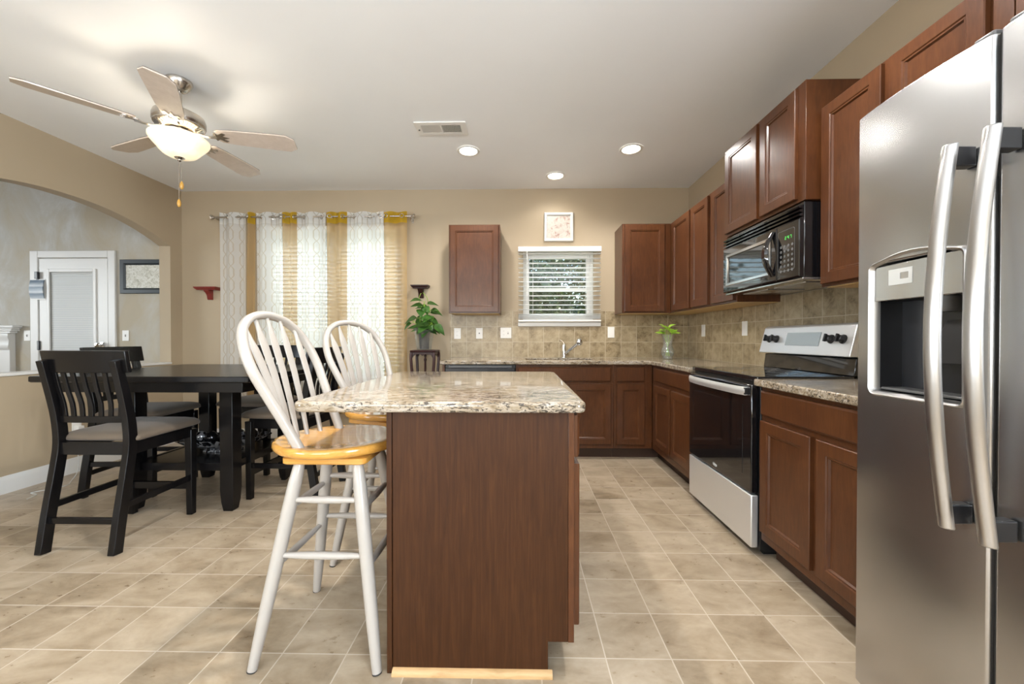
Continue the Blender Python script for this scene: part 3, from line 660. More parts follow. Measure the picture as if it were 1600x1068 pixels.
for yy in (ry0 + .055, ry1 - .05): MB().box(rx - .034, rx - .016, yy - .012, yy + .012, .825, .862).build('handle_mount', M['blackplastic'], od_o, bevel=.003)
MB().box(rx - .018, rx + .02, ry0 + .010, ry1 - .004, .042, .312).build('storage_drawer', M['steelw'], e, bevel=.006, label='pale stainless drawer')
# backguard: black riser and sloped steel control panel
bg = MB(); bx = RX1 - .10
bg.prism([(bx, .924), (bx + .08, .924), (bx + .08, 1.02), (bx + .012, 1.015)], lambda u, v, k: (u, k, v), ry0 + .004, ry1 - .004); bg.build('riser', M['blackgloss'], e, bevel=.004)
cp = MB(); cp.prism([(bx - .030, 1.022), (bx + .085, 1.022), (bx + .085, 1.195), (bx + .030, 1.200), (bx + .012, 1.190)], lambda u, v, k: (u, k, v), ry0 - .002, ry1 + .002)
cpo = cp.build('control_panel', M['steelw'], e, bevel=.006, seg=3)
sl = Vector((.042, 0, .168)).normalized(); nr = Vector((-sl.z, 0, sl.x))
def onpanel(y, h, k): p = Vector((bx - .030, y, 1.022)) + sl * h + nr * k; return (p.x, p.y, p.z)
FP = lambda u, v, k: onpanel(u, v, k)
dm = MB(); dm.prism([(2.255, .055), (2.535, .055), (2.535, .135), (2.255, .135)], FP, 0, .003); dm.build('display', M['lcd'], cpo, smooth=0)
for y in (2.70, 2.63, 2.175, 2.095):
    kn = MB(); hh = .095
    kn.loops([[onpanel(y + math.cos(a) * r, hh + math.sin(a) * r, k) for a in [2 * math.pi * i / 20 for i in range(20)]] for r, k in ((.025, .001), (.024, .006), (.019, .008), (.018, .03), (.015, .033))])
    kn.prism([(y - .005, hh - .021), (y + .005, hh - .021), (y + .005, hh + .021), (y - .005, hh + .021)], FP, .03, .042)
    kn.build('knob', M['blackplastic'], cpo, smooth=40)

# ------------------------------------------------------------------ MICROWAVE (over the range)
my0, my1, mx, mz0, mz1 = 2.010, 2.757, 1.425, 1.415, 1.806
e = thing('microwave', 'black over-the-range microwave under the raised cabinet', 'microwave', (1.6, 2.38, mz0))
MB().box(mx, XR - .014, my0, my1, mz0 + .012, mz1).build('body', M['blackgloss'], e, bevel=.004)
bt = MB(); bt.box(mx - .004, XR - .014, my0 + .002, my1 - .002, mz0, mz0 + .012); bo = bt.build('base_plate', M['silverpanel'], e, bevel=.003)
for a in (2.10, 2.42): MB().box(1.50, 1.72, a, a + .26, mz0 - .003, mz0).build('grease_filter', M['steel'], bo)
vg = MB()
for k in range(4):
    z = mz1 - .020 - k * .020; vg.prism([(mx - .002, z - .012), (mx - .020, z - .010), (mx - .022, z - .002), (mx - .002, z + .006)], lambda u, v, q: (u, q, v), my0 + .006, my1 - .004)
vg.build('vent_grille', M['blackgloss'], e, smooth=30)
md = MB(); dy0 = 2.190
md.loops([[(mx - k, u, v) for u, v in ((dy0 + i, mz0 + .016 + i), (my1 - .002 - i, mz0 + .016 + i), (my1 - .002 - i, 1.722 - i), (dy0 + i, 1.722 - i))] for i, k in ((0, 0), (0, .018), (.006, .022), (.050, .024), (.062, .016))])
mdo = md.build('door', M['blackgloss'], e, smooth=25)
wf = MB(); wf.box(mx - .0175, mx - .015, dy0 + .075, my1 - .075, mz0 + .09, 1.648); wf.build('door_window', M['blackgloss'], mdo, smooth=0)
wfr = MB(); wfr.loops([[(mx - k, u, v) for u, v in ((dy0 + i, mz0 + .016 + i), (my1 - .002 - i, mz0 + .016 + i), (my1 - .002 - i, 1.722 - i), (dy0 + i, 1.722 - i))] for i, k in ((.040, .0242), (.044, .027), (.058, .027), (.061, .0165))], False, False)
wfr.build('window_frame', M['silverpanel'], mdo, smooth=30)
mh = MB(); L = []
for k in range(15):
    t = k / 14; z = mz0 + .045 + .245 * t; b = math.sin(math.pi * t)
    L.append([(mx - .022 - .040 * b, dy0 + .012 + .0 * b, z), (mx - .030 - .044 * b, dy0 + .022, z), (mx - .024 - .040 * b, dy0 + .052 + .014 * b, z), (mx - .018 - .030 * b, dy0 + .040, z)])
mh.loops(L); mh.build('handle', M['blackgloss'], mdo, smooth=60)
pc = MB(); pc.loops([[(mx - k, u, v) for u, v in ((my0 + .004 + i, mz0 + .016 + i), (dy0 - .003 - i, mz0 + .016 + i), (dy0 - .003 - i, 1.722 - i), (my0 + .004 + i, 1.722 - i))] for i, k in ((0, 0), (0, .018), (.005, .022))])
pco = pc.build('control_panel', M['blackgloss'], e, smooth=25)
bd = MB(); rr = round_rect(my0 + .035, dy0 - .012, mz0 + .06, 1.69, (.012,) * 4, 5); rr2 = round_rect(my0 + .037, dy0 - .014, mz0 + .062, 1.688, (.011,) * 4, 5)
bd.loops([[(mx - .0222, u, v) for u, v in rr], [(mx - .0232, u, v) for u, v in rr], [(mx - .0232, u, v) for u, v in rr2], [(mx - .0222, u, v) for u, v in rr2]], False, False); bd.build('keypad_border', M['greyplastic'], pco, smooth=0)
# digits 8-shaped segments of the clock
dg = MB()
def seg7(ch, u, v, wd, hg, th):
    S = dict(a=(0, hg, wd, hg), b=(wd, hg / 2, wd, hg), c=(wd, 0, wd, hg / 2), d=(0, 0, wd, 0), e=(0, 0, 0, hg / 2), f=(0, hg / 2, 0, hg), g=(0, hg / 2, wd, hg / 2))
    for k in {'2': 'abged', '4': 'fgbc', '7': 'abc', '0': 'abcdef', '5': 'afgcd'}[ch]:
        a, b, c, d_ = S[k]; dg.box(mx - .0236, mx - .0226, u - c - th, u - a + th, v + b - th, v + d_ + th)
for ch, u in (('2', 2.118), ('4', 2.098), ('7', 2.078)): seg7(ch, u, 1.640, .008, .014, .0012)
dg.build('clock_digits', M['green'], pco, smooth=0, label='glowing green clock digits')
kp = MB()
for r in range(6):
    for c in range(4): kp.lathe([(.0075, -.0226), (.0075, -.0234)], (mx, 2.150 - c * .029, 1.605 - r * .026), 12, 'x')
kp.build('keypad', M['greyplastic'], pco, smooth=0)

# ------------------------------------------------------------------ REFRIGERATOR
fx, fy0, fy1, fz0, fz1 = 1.005, .300, 1.212, .085, 1.775; gap = .868
e = thing('refrigerator', 'stainless side-by-side refrigerator with ice dispenser at right edge', 'refrigerator', (1.4, .75, 0))
MB().box(fx + .075, XR - .03, fy0 + .01, fy1 - .008, .05, fz1 - .015).build('cabinet_body', M['blacksatin'], e, bevel=.004)
MB().box(fx + .05, XR - .06, fy0 + .03, fy1 - .02, 0, .07).build('base_grille', M['blackplastic'], e, bevel=.004)
def bow(y, a, b):
    t = (y - a) / (b - a) * 2 - 1; return fx + .014 * t * t
def fridge_door(name, a, b, hole=None):
    n = 22; ys = [a + (b - a) * k / n for k in range(n + 1)]; zs = [fz0, fz0 + .5, fz1]
    if hole:
        ys = sorted(set([y for y in ys if min(abs(y - hole[0]), abs(y - hole[1])) > .006] + [hole[0], hole[1]])); zs = [fz0, hole[2], hole[3], fz1]
    m = MB(); m.grid(ys, zs, lambda y, z: not (hole and hole[0] < y < hole[1] and hole[2] < z < hole[3]), 0, 1, lambda y, z, k: (bow(y, a, b) if k else fx + .07, y, z))
    return m.build(name, M['steel'], e, bevel=.006, seg=3, smooth=30)
DH = (.915, 1.146, .968, 1.325)
fd = fridge_door('freezer_door', gap + .004, fy1, DH); fr_ = fridge_door('refrigerator_door', fy0, gap - .006)
MB().box(fx + .025, fx + .07, gap - .0055, gap + .0035, fz0, fz1 - .003).build('door_gasket', M['rubber'], e)
for yy in (gap + .03, gap - .035): MB().box(fx + .02, fx + .07, yy - .02, yy + .02, fz1 - .004, fz1 + .012).build('hinge_cover', M['greyplastic'], e, bevel=.004)
# dispenser: rounded surround, glossy fascia, dark recess
def disp_loop(i, x, top=.018):
    P = []
    y0, y1, z0, z1 = DH[0] - .010 + i, DH[1] + .010 - i, DH[2] - .010 + i, DH[3] + .006 - i; r = max(.022 - i, .006)
    for cy, cz, a0 in ((y1 - r, z0 + r, 270), (y1 - r, z1 - r, 0)):
        for k in range(6): a = R_(a0 + 18 * k); P.append((x, cy + r * math.cos(a), cz + r * math.sin(a)))
    for k in range(1, 8): t = k / 8; P.append((x, y1 - r + (y0 + r - y1 + r) * t, z1 + top * math.sin(math.pi * t)))
    for cy, cz, a0 in ((y0 + r, z1 - r, 90), (y0 + r, z0 + r, 180)):
        for k in range(6): a = R_(a0 + 18 * k); P.append((x, cy + r * math.cos(a), cz + r * math.sin(a)))
    return P
xs0 = fx + .002
sr = MB(); sr.loops([disp_loop(0, xs0 + .010), disp_loop(0, xs0 - .004), disp_loop(.004, xs0 - .008), disp_loop(.010, xs0 - .004), disp_loop(.014, xs0 + .018), disp_loop(.014, xs0 + .03)], False, False)
so = sr.build('dispenser_surround', M['steelh'], fd, smooth=50)
rc = MB(); y0, y1, z0, z1 = DH[0] + .004, DH[1] - .004, DH[2] + .004, 1.222
rc.add([(fx + .02, y0, z0), (fx + .02, y1, z0), (fx + .02, y1, z1), (fx + .02, y0, z1), (fx + .11, y0 + .01, z0 + .008), (fx + .11, y1 - .01, z0 + .008), (fx + .11, y1 - .01, z1), (fx + .11, y0 + .01, z1)],
       [(4, 5, 6, 7), (0, 1, 5, 4), (1, 2, 6, 5), (2, 3, 7, 6), (3, 0, 4, 7)]); rc.build('dispenser_recess', M['blackplastic'], fd, smooth=0)
fp = MB(); fp.prism([(DH[0] + .002, 1.222), (DH[1] - .002, 1.222), (DH[1] - .002, 1.318), (DH[0] + .002, 1.322)], lambda u, v, k: (fx + .004 + k, u, v), 0, .02); fpo = fp.build('dispenser_fascia', M['silverpanel'], fd, bevel=.002)
pf = MB()
a0, a1, b0, b1 = 1.035, 1.100, 1.262, 1.304; h0, h1, g0, g1 = 1.045, 1.068, 1.276, 1.293
pf.grid([a0, h0, h1, a1], [b0, g0, g1, b1], lambda y, z: not (h0 < y < h1 and g0 < z < g1), 0, .0012, lambda y, z, k: (fx + .0040 - k, y, z)); pf.build('button_plate', M['print'], fpo, smooth=0)
ch = MB(); ch.lathe([(.036, 1.223), (.034, 1.20), (.026, 1.185)], (fx + .055, 1.0, 0), 20); ch.build('ice_chute', M['greyplastic'], fd)
pd = MB(); pd.prism([(.955, 1.055), (1.045, 1.055), (1.02, 1.165), (.98, 1.165)], lambda u, v, k: (fx + .075 + k - (1.165 - v) * .25, u, v), 0, .006); pd.build('dispenser_paddle', M['blacksatin'], fd, bevel=.002)
MB().box(fx + .018, fx + .105, y0 + .005, y1 - .005, z0 + .003, z0 + .010).build('drip_tray', M['greyplastic'], fd, bevel=.002)
def handle(door, yc, ya, z0, z1):
    m = MB(); L = []
    for k in range(25):
        t = k / 24; z = z0 + (z1 - z0) * t; b = math.sin(math.pi * t); x = fx - .046 - .030 * b; hw = .0155 + .002 * b
        yy = yc + .006 * b
        L.append([(x - .008 * 0 + .010, yy - hw, z), (x + .002, yy - hw * .92, z), (x - .005, yy - hw * .45, z), (x - .007, yy, z), (x - .005, yy + hw * .45, z), (x + .002, yy + hw * .92, z), (x + .010, yy + hw, z), (x + .017, yy + hw * .5, z), (x + .017, yy - hw * .5, z)])
    m.loops(L); h = m.build('handle', M['steelh'], door, bevel=.003, smooth=50, label='long bowed steel handle')
    for z in (z0 + .035, z1 - .030):
        MB().box(fx - .045, fx + .006, yc - .012, yc + .012, z - .022, z + .022).build('handle_mount', M['blacksatin'], h, bevel=.003)
handle(fd, gap + .040, 0, .690, 1.552); handle(fr_, gap - .040, 0, .690, 1.552)

# ================================================================== CEILING FIXTURES
def can(x, y, label, power, group='recessed ceiling lights'):
    e = thing('recessed_light', label, 'ceiling light', (x, y, ZC - .012), group=group)
    t = MB(); t.lathe([(.098, ZC - .001), (.097, ZC - .006), (.090, ZC - .010), (.076, ZC - .008), (.072, ZC - .002)], (x, y, 0), 40, cap0=False, cap1=False); t.build('trim_ring', M['white'], e)
    l = MB(); l.lathe([(.073, ZC - .0025), (.06, ZC - .005), (.001, ZC - .007)], (x, y, 0), 40); l.build('lens', M['canlens'], e)
    lamp('can_lamp', 'SPOT', (x, y, ZC - .014), power, CAN, (0, 0, 0), spot_size=R_(150), spot_blend=.6, shadow_soft_size=.055)
can(-.442, 3.40, 'lit recessed ceiling light nearest the vent', 52)
can(.355, 3.937, 'small lit recessed ceiling light over the kitchen window', 9)
can(.948, 3.395, 'lit recessed ceiling light nearest the range wall', 52)
can(-.60, 1.55, 'recessed ceiling light above the near bar stool, out of frame', 98)
can(.90, 1.55, 'recessed ceiling light above the near aisle, out of frame', 64)

e = thing('ceiling_vent', 'white rectangular air vent in the ceiling', 'air vent', (-.60, 3.032, ZC - .012))
x0, x1, y0, y1 = -.795, -.405, 2.937, 3.127
fm = MB(); fm.grid([x0, x0 + .045, -.606, -.594, x1 - .045, x1], [y0, y0 + .04, y1 - .04, y1], lambda x, y: not (y0 + .04 < y < y1 - .04 and (x0 + .045 < x < -.606 or -.594 < x < x1 - .045)), ZC - .010, ZC - .001); fm.build('frame', M['white'], e, bevel=.003)
lv = MB()
for side, a, b in ((1, x0 + .045, -.606), (-1, -.594, x1 - .045)):
    n = 14
    for k in range(n):
        x = a + (b - a) * (k + .5) / n; lv.add([(x - .005 * side, y0 + .04, ZC - .011), (x + .005 * side, y0 + .04, ZC - .001), (x + .005 * side, y1 - .04, ZC - .001), (x - .005 * side, y1 - .04, ZC - .011),
            (x - .005 * side + .0012, y0 + .04, ZC - .011), (x + .005 * side + .0012, y0 + .04, ZC - .001), (x + .005 * side + .0012, y1 - .04, ZC - .001), (x - .005 * side + .0012, y1 - .04, ZC - .011)],
            [(0, 1, 2, 3), (7, 6, 5, 4), (0, 4, 5, 1), (2, 6, 7, 3), (0, 3, 7, 4), (1, 5, 6, 2)])
lv.build('louvres', M['white'], e, smooth=0)
MB().box(x0 + .04, x1 - .04, y0 + .035, y1 - .035, ZC - .0008, ZC - .0004).build('duct_opening', M['blacksatin'], e, smooth=0)
MB().beam([(x0 + .03, 3.03, ZC - .016), (x0 + .018, 3.03, ZC - .018)], .012, .004, (0, 1, 0)).build('lever', M['greyplastic'], e)

# ceiling fan
cx, cy = -2.135, 2.446
e = thing('ceiling_fan', 'five blade ceiling fan with a lit alabaster bowl', 'ceiling fan', (cx, cy, 2.23))
C0 = (cx, cy, 0)
MB().lathe([(.068, ZC - .001), (.070, ZC - .012), (.062, ZC - .030), (.045, ZC - .055), (.030, ZC - .068), (.018, ZC - .072)], C0, 32).build('canopy', M['nickel'], e)
MB().lathe([(.0135, 2.68), (.0135, 2.535)], C0, 20).build('downrod', M['nickel'], e)
MB().lathe([(.03, 2.555), (.034, 2.545), (.055, 2.535), (.103, 2.526), (.128, 2.512), (.135, 2.490), (.135, 2.462), (.130, 2.455), (.130, 2.448), (.119, 2.436), (.09, 2.424), (.06, 2.420)], C0, 48).build('motor_housing', M['nickel'], e)
vt = MB()
for k in range(36):
    a = 2 * math.pi * k / 36; c, s = math.cos(a), math.sin(a)
    vt.beam([(cx + c * .097, cy + s * .097, 2.4255), (cx + c * .121, cy + s * .121, 2.4365)], .006, .003, (-s, c, 0))
vt.build('cooling_slots', M['blackplastic'], e, smooth=0)
MB().lathe([(.062, 2.421), (.075, 2.412), (.078, 2.396), (.070, 2.385), (.050, 2.378), (.045, 2.366), (.06, 2.358)], C0, 36).build('switch_housing', M['nickel'], e)
for k in range(5):
    a = R_(15.2 + 72 * k); c, s = math.cos(a), math.sin(a)
    def FBl(u, v, w):
        tilt = R_(-12); vv, ww = v * math.cos(tilt) - w * math.sin(tilt), v * math.sin(tilt) + w * math.cos(tilt)
        return (cx + c * u - s * vv, cy + s * u + c * vv, 2.412 + ww)
    out = [(.205, -.042), (.22, -.054), (.30, -.064), (.55, -.074), (.615, -.074), (.660, -.044), (.660, .044), (.615, .074), (.55, .074), (.30, .064), (.22, .054), (.205, .042)]
    b = MB(); b.prism(out, FBl, -.0035, .0035); bl = b.build('blade', M['blade'], e, smooth=20)
    b2 = MB(); b2.prism(out, FBl, .0036, .0062); b2.build('blade_top', M['bladetop'], bl, smooth=20, label='dark upper face')
    ir = MB(); ir.beam([(cx + c * .085, cy + s * .085, 2.418), (cx + c * .13, cy + s * .13, 2.404), (cx + c * .175, cy + s * .175, 2.400), (cx + c * .205, cy + s * .205, 2.406)], [.030, .022, .026, .05], .006, (-s, c, 0))
    ir.prism([(.195, -.036), (.215, -.020), (.245, -.042), (.262, -.030), (.235, -.012), (.275, 0), (.235, .012), (.262, .030), (.245, .042), (.215, .020), (.195, .036), (.185, 0)], FBl, -.008, -.0036)
    ir.build('blade_iron', M['nickel'], bl, smooth=40, label='nickel scroll bracket')
bw = MB(); pr = [(.148, 2.376), (.155, 2.370), (.155, 2.358), (.147, 2.342), (.133, 2.325), (.117, 2.307), (.103, 2.288), (.086, 2.270), (.060, 2.257), (.022, 2.250)]
bw.lathe(pr + [(.022, 2.256)] + [(r - .005, z + .003) for r, z in pr[::-1][1:]], C0, 56, cap0=False, cap1=False); bw.build('bowl', M['bowl'], e, label='glowing alabaster glass bowl', smooth=60)
MB().lathe([(.030, 2.262), (.030, 2.254), (.024, 2.247), (.012, 2.240), (.012, 2.233), (.007, 2.228), (.002, 2.226)], C0, 24).build('finial', M['nickel'], e)
MB().lathe([(.008, 2.37), (.008, 2.25)], C0, 10).build('centre_rod', M['nickel'], e)
for dx, zb in ((.004, 1.955), (.022, 2.065)):
    pc_ = MB(); pc_.tube([(cx + dx, cy - .012, 2.232), (cx + dx, cy - .012, zb + .03)], .0016, 6); p = pc_.build('pull_chain', M['nickel'], e)
    MB().lathe([(.003, zb + .034), (.008, zb + .024), (.011, zb + .008), (.011, zb), (.007, zb - .012), (.002, zb - .016)], (cx + dx, cy - .012, 0), 14).build('fob', M['fob'], p)
for k in range(2):
    a = R_(60 + 180 * k); lamp('fan_bulb', 'POINT', (cx + .06 * math.cos(a), cy + .06 * math.sin(a), 2.325), 4.2, WARM, shadow_soft_size=.03)

# ================================================================== CURTAINS
YC_ = YB - .105
e = thing('curtain_rod', 'thin metal curtain rod above the dining window', 'curtain rod', (-2.21, YC_, 2.40))
MB().tube([(-3.27, YC_, 2.415), (-1.15, YC_, 2.415)], .0085, 12).build('rod', M['nickel'], e)
for s in (-1, 1):
    f = MB(); f.lathe([(.0085, 0), (.016, .004 * s), (.011, .010 * s), (.026, .022 * s), (.030, .032 * s), (.012, .044 * s), (.004, .050 * s)], (-3.27 if s < 0 else -1.15, YC_, 2.415), 8, 'x'); f.build('finial', M['nickel'], e, smooth=20)
for x in (-3.255, -2.0, -1.165):
    b = MB(); b.beam([(x, YC_, 2.40), (x, YC_ + .05, 2.398), (x, YB - .006, 2.405)], .012, .008, (1, 0, 0)); b.box(x - .012, x + .012, YB - .006, YB - .001, 2.37, 2.435); b.build('bracket', M['nickel'], e)
random.seed(11)
def curtain(label, x0, x1, mat, hem, waves, amp, ph, hx=None, group=None, zb=.315, cat='curtain', grom=()):
    """one cloth panel from x0 to x1, folded in `waves` waves, hung from grommets"""
    e = thing('curtain', label, cat, ((x0 + x1) / 2, YC_, zb), group=group)
    n = int(28 * waves) + 8; rows = 16; ztop = 2.462; zh = 2.345
    wid = x1 - x0; real = wid * (1.0 + .9 * amp / .03 * waves * .055 / max(wid, .05))
    def pt(t, z, jit=0):
        f = (ztop - z) / (ztop - zb); A = amp * (.85 + .1 * f)
        x = x0 + .003 + (wid - .006) * t + 4 * t * (1 - t) * (.012 * math.sin(5 * f + ph) * f + .008 * math.sin(t * math.pi * 2 * waves * .5 + ph) * f)
        return (x, YC_ + A * math.sin(2 * math.pi * waves * t + ph) + .006 * math.sin(9 * t + 4 * f), z)
    for nm, za, zz, mt in (('header', ztop, zh, hem), ('cloth', zh, zb, mat)):
        m = MB(); r = 3 if nm == 'header' else rows
        for j in range(r + 1):
            z = za + (zz - za) * j / r
            for i in range(n + 1):
                t = i / n; p = pt(t, z + (.008 * math.sin(2 * math.pi * waves * t + ph + 1) if (nm == 'header' and j == 0) else 0)); m.v.append(p); m.uv.append((t * real + x0, z))
        for j in range(r):
            for i in range(n):
                a = j * (n + 1) + i; m.f.append((a, a + 1, a + n + 2, a + n + 1))
        m.build(nm, mt, e, smooth=180, recalc=False)
    for t in grom:
        p = pt(t, 2.415); p2 = pt(t + .01, 2.415); d_ = (Vector(p2) - Vector(p)).normalized(); up = Vector((0, 0, 1))
        g = MB(); g.tube([Vector(p) + d_ * (.020 * math.cos(a)) + up * (.020 * math.sin(a)) for a in [2 * math.pi * k / 16 for k in range(16)]], .0042, 6, closed=True); g.build('grommet', M['nickel'], e)
GW, GY = 'white patterned curtain panels', 'gold sheer curtain panels'
curtain('leftmost white curtain panel with beige lattice pattern', -3.225, -2.925, M['curtain_w'], M['hem_w'], 1.5, .028, .3, group=GW, grom=(.32, .70))
curtain('leftmost narrow gold sheer curtain panel', -2.925, -2.835, M['curtain_y'], M['hem_y'], 1.0, .030, 2.6, group=GY, grom=(.30,))
curtain('second white lattice curtain panel from the left', -2.835, -2.525, M['curtain_w'], M['hem_w'], 1.6, .028, 1.2, group=GW, grom=(.25, .62, .93))
curtain('second gold sheer curtain panel from the left', -2.525, -2.385, M['curtain_y'], M['hem_y'], 1.5, .030, 4.2, group=GY, grom=(.12, .88))
curtain('third white lattice curtain panel from the left', -2.385, -2.055, M['curtain_w'], M['hem_w'], 1.7, .026, .2, group=GW, grom=(.22, .80))
curtain('third gold sheer curtain panel, wider with two folds', -2.055, -1.845, M['curtain_y'], M['hem_y'], 1.6, .032, 3.6, group=GY, grom=(.16, .84))
curtain('rightmost and widest white lattice curtain panel', -1.845, -1.445, M['curtain_w'], M['hem_w'], 1.9, .024, .6, group=GW, grom=(.18, .62, .92))
curtain('rightmost gold sheer curtain panel beside the potted plant', -1.445, -1.195, M['curtain_y'], M['hem_y'], 1.5, .030, 3.3, group=GY, grom=(.10, .80))

# ================================================================== DINING TABLE AND CHAIRS
tx0, tx1, ty0, ty1, tz = -2.845, -1.545, 2.215, 3.30, .90
e = thing('dining_table', 'black counter-height square dining table with a lower shelf', 'table', (-2.18, 2.84, 0))
tp = MB(); tp.loops(inset_loops(lambda i: round_rect(tx0 + i, tx1 - i, ty0 + i, ty1 - i, (.02,) * 4, 4), [(.006, tz - .036), (0, tz - .030), (0, tz - .005), (.004, tz)])); tp.build('tabletop', M['blackwood'], e, smooth=35)
ap = MB(); ap.grid([tx0 + .07, tx0 + .095, tx1 - .095, tx1 - .07], [ty0 + .05, ty0 + .075, ty1 - .075, ty1 - .05], lambda x, y: not (tx0 + .095 < x < tx1 - .095 and ty0 + .075 < y < ty1 - .075), tz - .098, tz - .036); ap.build('apron', M['blackwood'], e, bevel=.002)
LX = (-2.525, -1.888); LY = (2.535, 3.14)
for x in LX:
    for y in LY:
        l = MB(); q = .0425
        l.loops([[(x + a * r, y + b * r, z) for a, b in ((-1, -1), (1, -1), (1, 1), (-1, 1))] for z, r in ((.001, .030), (.06, .038), (.14, q), (tz - .04, q))]); l.build('leg', M['blackwood'], e, bevel=.003)
rl = MB()
rl.box(LX[0] + .04, LX[1] - .04, LY[0] - .015, LY[0] + .012, .258, .308); rl.box(LX[0] + .04, LX[1] - .04, LY[1] - .012, LY[1] + .015, .258, .308)
for x in LX: rl.box(x - .013, x + .013, LY[0] + .04, LY[1] - .04, .258, .308)
rl.build('shelf_rails', M['blackwood'], e, bevel=.002)
MB().box(LX[0] + .013, LX[1] - .013, LY[0] + .012, LY[1] - .012, .286, .304).build('shelf', M['blackwood'], e, bevel=.002)

def dining_chair():
    e = thing('dining_chair', 'x', 'chair')
    W2 = .212
    def lg(pts, w, d): m = MB(); m.beam(catmull(pts, 4), w, d, (1, 0, 0)); return m
    bp = [(-.245, .001), (-.216, .20), (-.178, .42), (-.160, .56), (-.170, .70), (-.202, .86), (-.236, 1.005)]
    for s in (-1, 1):
        P = [(s * (W2 - .02), y, z) for y, z in bp]; c_ = catmull(P, 4); n = len(c_)
        m = MB(); m.beam(c_, .036, [.050 if i < n * .55 else .050 - .012 * (i / n - .55) / .45 for i in range(n)], (1, 0, 0)); m.build('rear_leg', M['blackwood'], e, local=True, bevel=.003)
        f = MB(); f.beam([(s * (W2 - .022), .232, .001), (s * (W2 - .020), .228, .545)], [.036, .046], [.036, .046], (1, 0, 0)); f.build('front_leg', M['blackwood'], e, local=True, bevel=.003)
    a = MB()
    a.box(-W2 + .03, W2 - .03, -.175, -.153, .495, .562); a.box(-W2 + .03, W2 - .03, .215, .24, .495, .562)
    for s in (-1, 1): a.beam([(s * (W2 - .02), -.15, .528), (s * (W2 - .02), .225, .528)], .024, .066, (1, 0, 0))
    a.build('seat_apron', M['blackwood'], e, local=True, bevel=.002)
    def stp(*b): q = MB(); q.beam(*b); q.build('stretcher', M['blackwood'], e, local=True, bevel=.002)
    stp([(-W2 + .03, -.222, .165), (W2 - .03, -.222, .165)], .018, .032, (0, 1, 0))
    stp([(-W2 + .03, .230, .185), (W2 - .03, .230, .185)], .020, .044, (0, 1, 0))
    for s in (-1, 1): stp([(s * (W2 - .02), -.195, .235), (s * (W2 - .02), .215, .235)], .018, .034, (1, 0, 0))
    # cushion with a domed top
    cu = MB(); L = []
    for i, z in ((.012, .563), (.002, .568), (0, .578), (.004, .590), (.018, .602), (.050, .613), (.10, .620), (.15, .623)):
        L.append([(x, y, z + .010 * max(0, (y + .1)) ) for x, y in round_rect(-.222 + i, .222 - i, -.150 + i, .300 - i, (max(.05 - i * .3, .01), max(.05 - i * .3, .01), max(.02 - i * .1, .006), max(.02 - i * .1, .006)), 5)])
    cu.loops(L); cu.build('seat_cushion', M['seatfab'], e, local=True, smooth=60)
    # curved crest rail, lower rail, slats
    def crv(x, y0, dep): return y0 - dep * (1 - (x / .23) ** 2)
    cr = MB(); L = []
    for k in range(17):
        x = -.228 + .456 * k / 16; y = crv(x, -.190, .030)
        L.append([(x, y + .010, .940), (x, y - .014, .938), (x, y - .032, 1.054), (x, y - .010, 1.056)])
    cr.loops(L); cr.build('crest_rail', M['blackwood'], e, local=True, bevel=.004, smooth=50)
    lr = MB(); L = []
    for k in range(9):
        x = -W2 + .034 + (2 * W2 - .068) * k / 8; y = crv(x, -.158, .014)
        L.append([(x, y + .009, .668), (x, y - .009, .668), (x, y - .012, .703), (x, y + .006, .703)])
    lr.loops(L); lr.build('lower_rail', M['blackwood'], e, local=True, bevel=.002, smooth=50)
    for k in range(7):
        x = -.150 + .300 * k / 6; x2 = x * 1.12
        q = MB(); ya, yb = crv(x, -.161, .014), crv(x2, -.196, .030)
        q.beam(catmull([(x, ya, .690), (x + (x2 - x) * .4, ya - .004, .77), (x + (x2 - x) * .75, ya * .45 + yb * .55, .86), (x2, yb + .004, .952)], 3), .023, .011, (1, 0, 0)); q.build('slat', M['blackwood'], e, local=True, bevel=.002)
    return e
GC = 'black dining chairs around the table'
def put(o, x, y, rz, label, group):
    o.location = (x, y, 0); o.rotation_euler = (0, 0, R_(rz)); o['label'] = label; o['group'] = group; return o
ch = dining_chair()
spots = [(-2.285, 2.235, 0, 'black slat-back dining chair nearest the camera, its back turned to it'),
         (-2.835, 2.905, -87, 'black dining chair at the left end of the table by the half wall'),
         (-2.245, 3.425, 176, 'black dining chair on the window side of the table'),
         (-1.640, 2.885, 88, 'black dining chair between the table and the white bar stools')]
for i, (x, y, r, l) in enumerate(spots): put(ch if i == 0 else dup(ch), x, y, r, l, GC)

